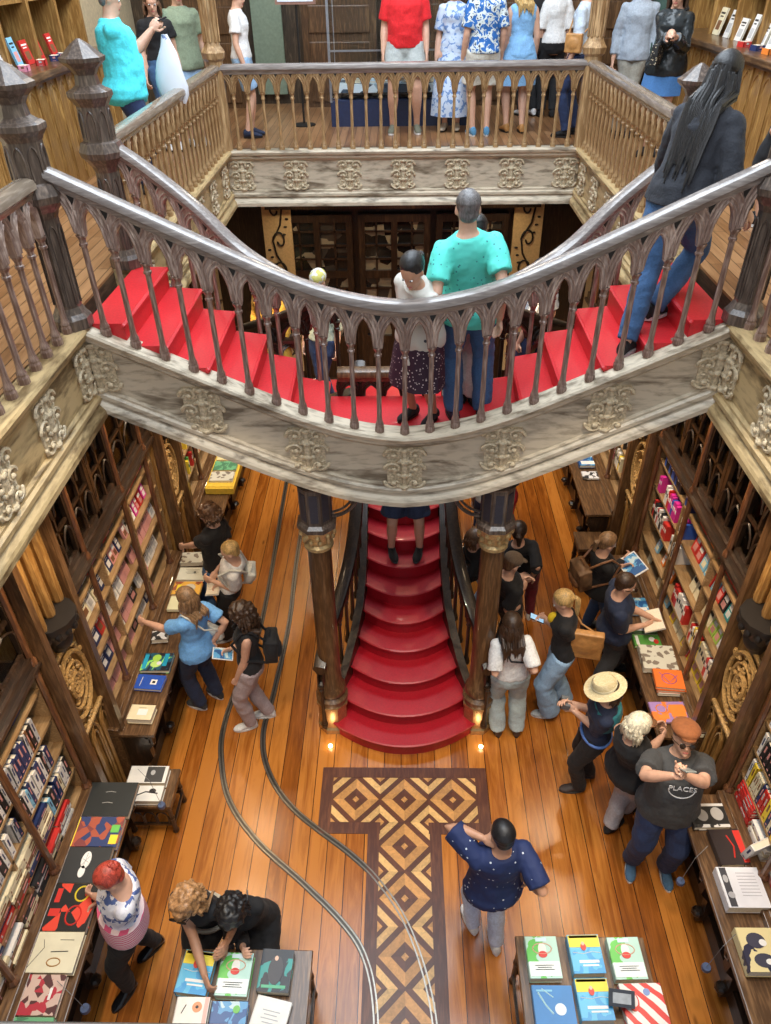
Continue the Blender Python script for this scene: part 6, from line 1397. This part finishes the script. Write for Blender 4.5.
person('girl in a black top and denim shorts on the left gallery', -160, [(-2.90, 10.1, Zg), (-2.73, 10.14, Zg)], None, z=Zg, H=1.66, hair=('long', 'brown', .3), top=[BLK], sleeve=.5, hem=-.06, bottom=('shorts', JEANS, .015), shoes=WSHO)
person('person in a sage green t-shirt and light shorts on the left gallery', -150, [(-2.66, 10.3, Zg), (-2.49, 10.38, Zg)], None, z=Zg, H=1.76, sex='m', hair=('short', 'brown'), top=[SAGE], sleeve=.7, hem=.12, tfit=.025, bottom=('shorts', LJEANS, .02), shoes=WSHO)
person('person in a white top behind the left corner post of the far gallery', -90, [(-2.0, 10.75, Zg), (-1.98, 10.95, Zg)], None, z=Zg, H=1.68, hair=('short', 'brown'), top=[WHT], sleeve=.6, bottom=('shorts', LJEANS, .01), shoes=NVY)
person('man in a red t-shirt and grey shorts at the far gallery rail', 180, [(.22, 11.02, Zg), (-.10, 11.0, Zg)], None, z=Zg, H=1.90, sex='m', bulk=1.2, belly=.6, hair=('short', 'grey'), top=[REDT], sleeve=.8, hem=.06, tfit=.024, bottom=('shorts', KHA, .02), shoes=plain('olive_trainer', (.14, .14, .10), .6), sole=WHT)
person('person in a long pale blue floral dress at the far gallery rail', 170, [(.76, 11.15, Zg), (.60, 11.15, Zg)], None, z=Zg, H=1.72, hair=('long', 'brown', .3), top=[PBLUE], sleeve=.8, hem=.08, bottom=('skirt', PBLUE, .05, .74), shoes=BEIG)
person('person in a blue leaf-patterned shirt and cream shorts, blue trainers', 10, [(.94, 10.72, Zg), (1.12, 10.72, Zg)], None, z=Zg, H=1.80, sex='m', bulk=1.05, hair=('short', 'grey'), top=[BPAT], sleeve=.8, hem=.05, tfit=.022, bottom=('shorts', WSHT, .02), shoes=cloth('light_blue_trainer', (.10, .28, .48)), sole=WHT)
person('woman in a plain light blue dress right of the leaf-patterned shirt', 8, [(1.40, 10.95, Zg), (1.60, 10.90, Zg)], None, z=Zg, H=1.70, bulk=1.1, hair=('long', 'blonde', .25), top=[DRS], sleeveless=True, hem=.08, bottom=('skirt', DRS, .05, .38), shoes=TANB)
person('person in black clothes in the background of the far gallery, right of the blue dress', 20, [(1.75, 12.1, Zg), (1.92, 12.1, Zg)], None, z=Zg, H=1.70, hair=('short', 'black'), top=[BLK], sleeve=1.9, hem=.15, bottom=('trousers', BLK), shoes=WSHO)
I = person('person in blue jeans with a tan bag beside the right corner post', 60, [(2.12, 10.55, Zg), (2.28, 10.75, Zg)], None, z=Zg, H=1.72, hair=('short', 'brown'), top=[cloth('pale_blue_shirt', (.50, .58, .68))], sleeve=1.6, bottom=('trousers', DJEANS), shoes=BLK)
shoulder_bag(I, 'tan leather bag beside the right corner post of the gallery', TANB, -1, (.22, .02, .10), (.20, .08, .20))
person('person in a white shirt in the background between the blue dress and the jeans', 0, [(2.02, 12.0, Zg), (2.18, 12.0, Zg)], None, z=Zg, H=1.70, hair=('short', 'dark brown'), top=[WHT], sleeve=1.0, bottom=('trousers', BLK), shoes=BLK)
person('person in a grey-blue shirt and beige trousers behind the right corner post', 170, [(2.75, 10.6, Zg), (2.92, 10.6, Zg)], None, z=Zg, H=1.74, sex='m', hair=('short', 'brown'), top=[cloth('grey_blue_shirt', (.34, .40, .48))], sleeve=1.8, hem=.1, bottom=('trousers', cloth('stone', (.30, .29, .25)), .02), shoes=BLK)
I = person('person in leather jacket and denim skirt with a studded bag, right gallery', 150, [(3.02, 9.55, Zg), (2.85, 9.55, Zg)], None, z=Zg, H=1.70, hair=('long', 'dark brown', .3), top=[LEA], sleeve=1.95, hem=.12, tfit=.035, bottom=('skirt', cloth('denim_skirt', (.06, .18, .42), .4, 80), .02, .30), shoes=BLK, hands=(Vector((2.88, 9.22, 5.60)), Vector((2.80, 9.24, 5.60))))
shoulder_bag(I, 'black bag with pale studs on the right gallery', pattern('studded_bag', 'dots', (.015, .015, .015), (.60, .52, .36), 45, .28), 1, (.06, .24, .10), (.26, .07, .19), BLK)
person('person in dark green and black beside the right gallery counter', 120, [(3.15, 10.6, Zg), (3.0, 10.7, Zg)], None, z=Zg, H=1.74, hair=('short', 'dark brown'), top=[cloth('dark_green', (.02, .05, .04))], sleeve=1.9, hem=.15, bottom=('trousers', BLK), shoes=BLK)
person('person in black cropped trousers and black shoes walking at the right edge of the photo', 60, [(3.12, 6.72, Zg), (3.28, 6.90, Zg)], None, z=Zg, H=1.72, hair=('short', 'black'), top=[BLK], sleeve=1.9, bottom=('cropped', BLK), shoes=BLK, sole=WHT)
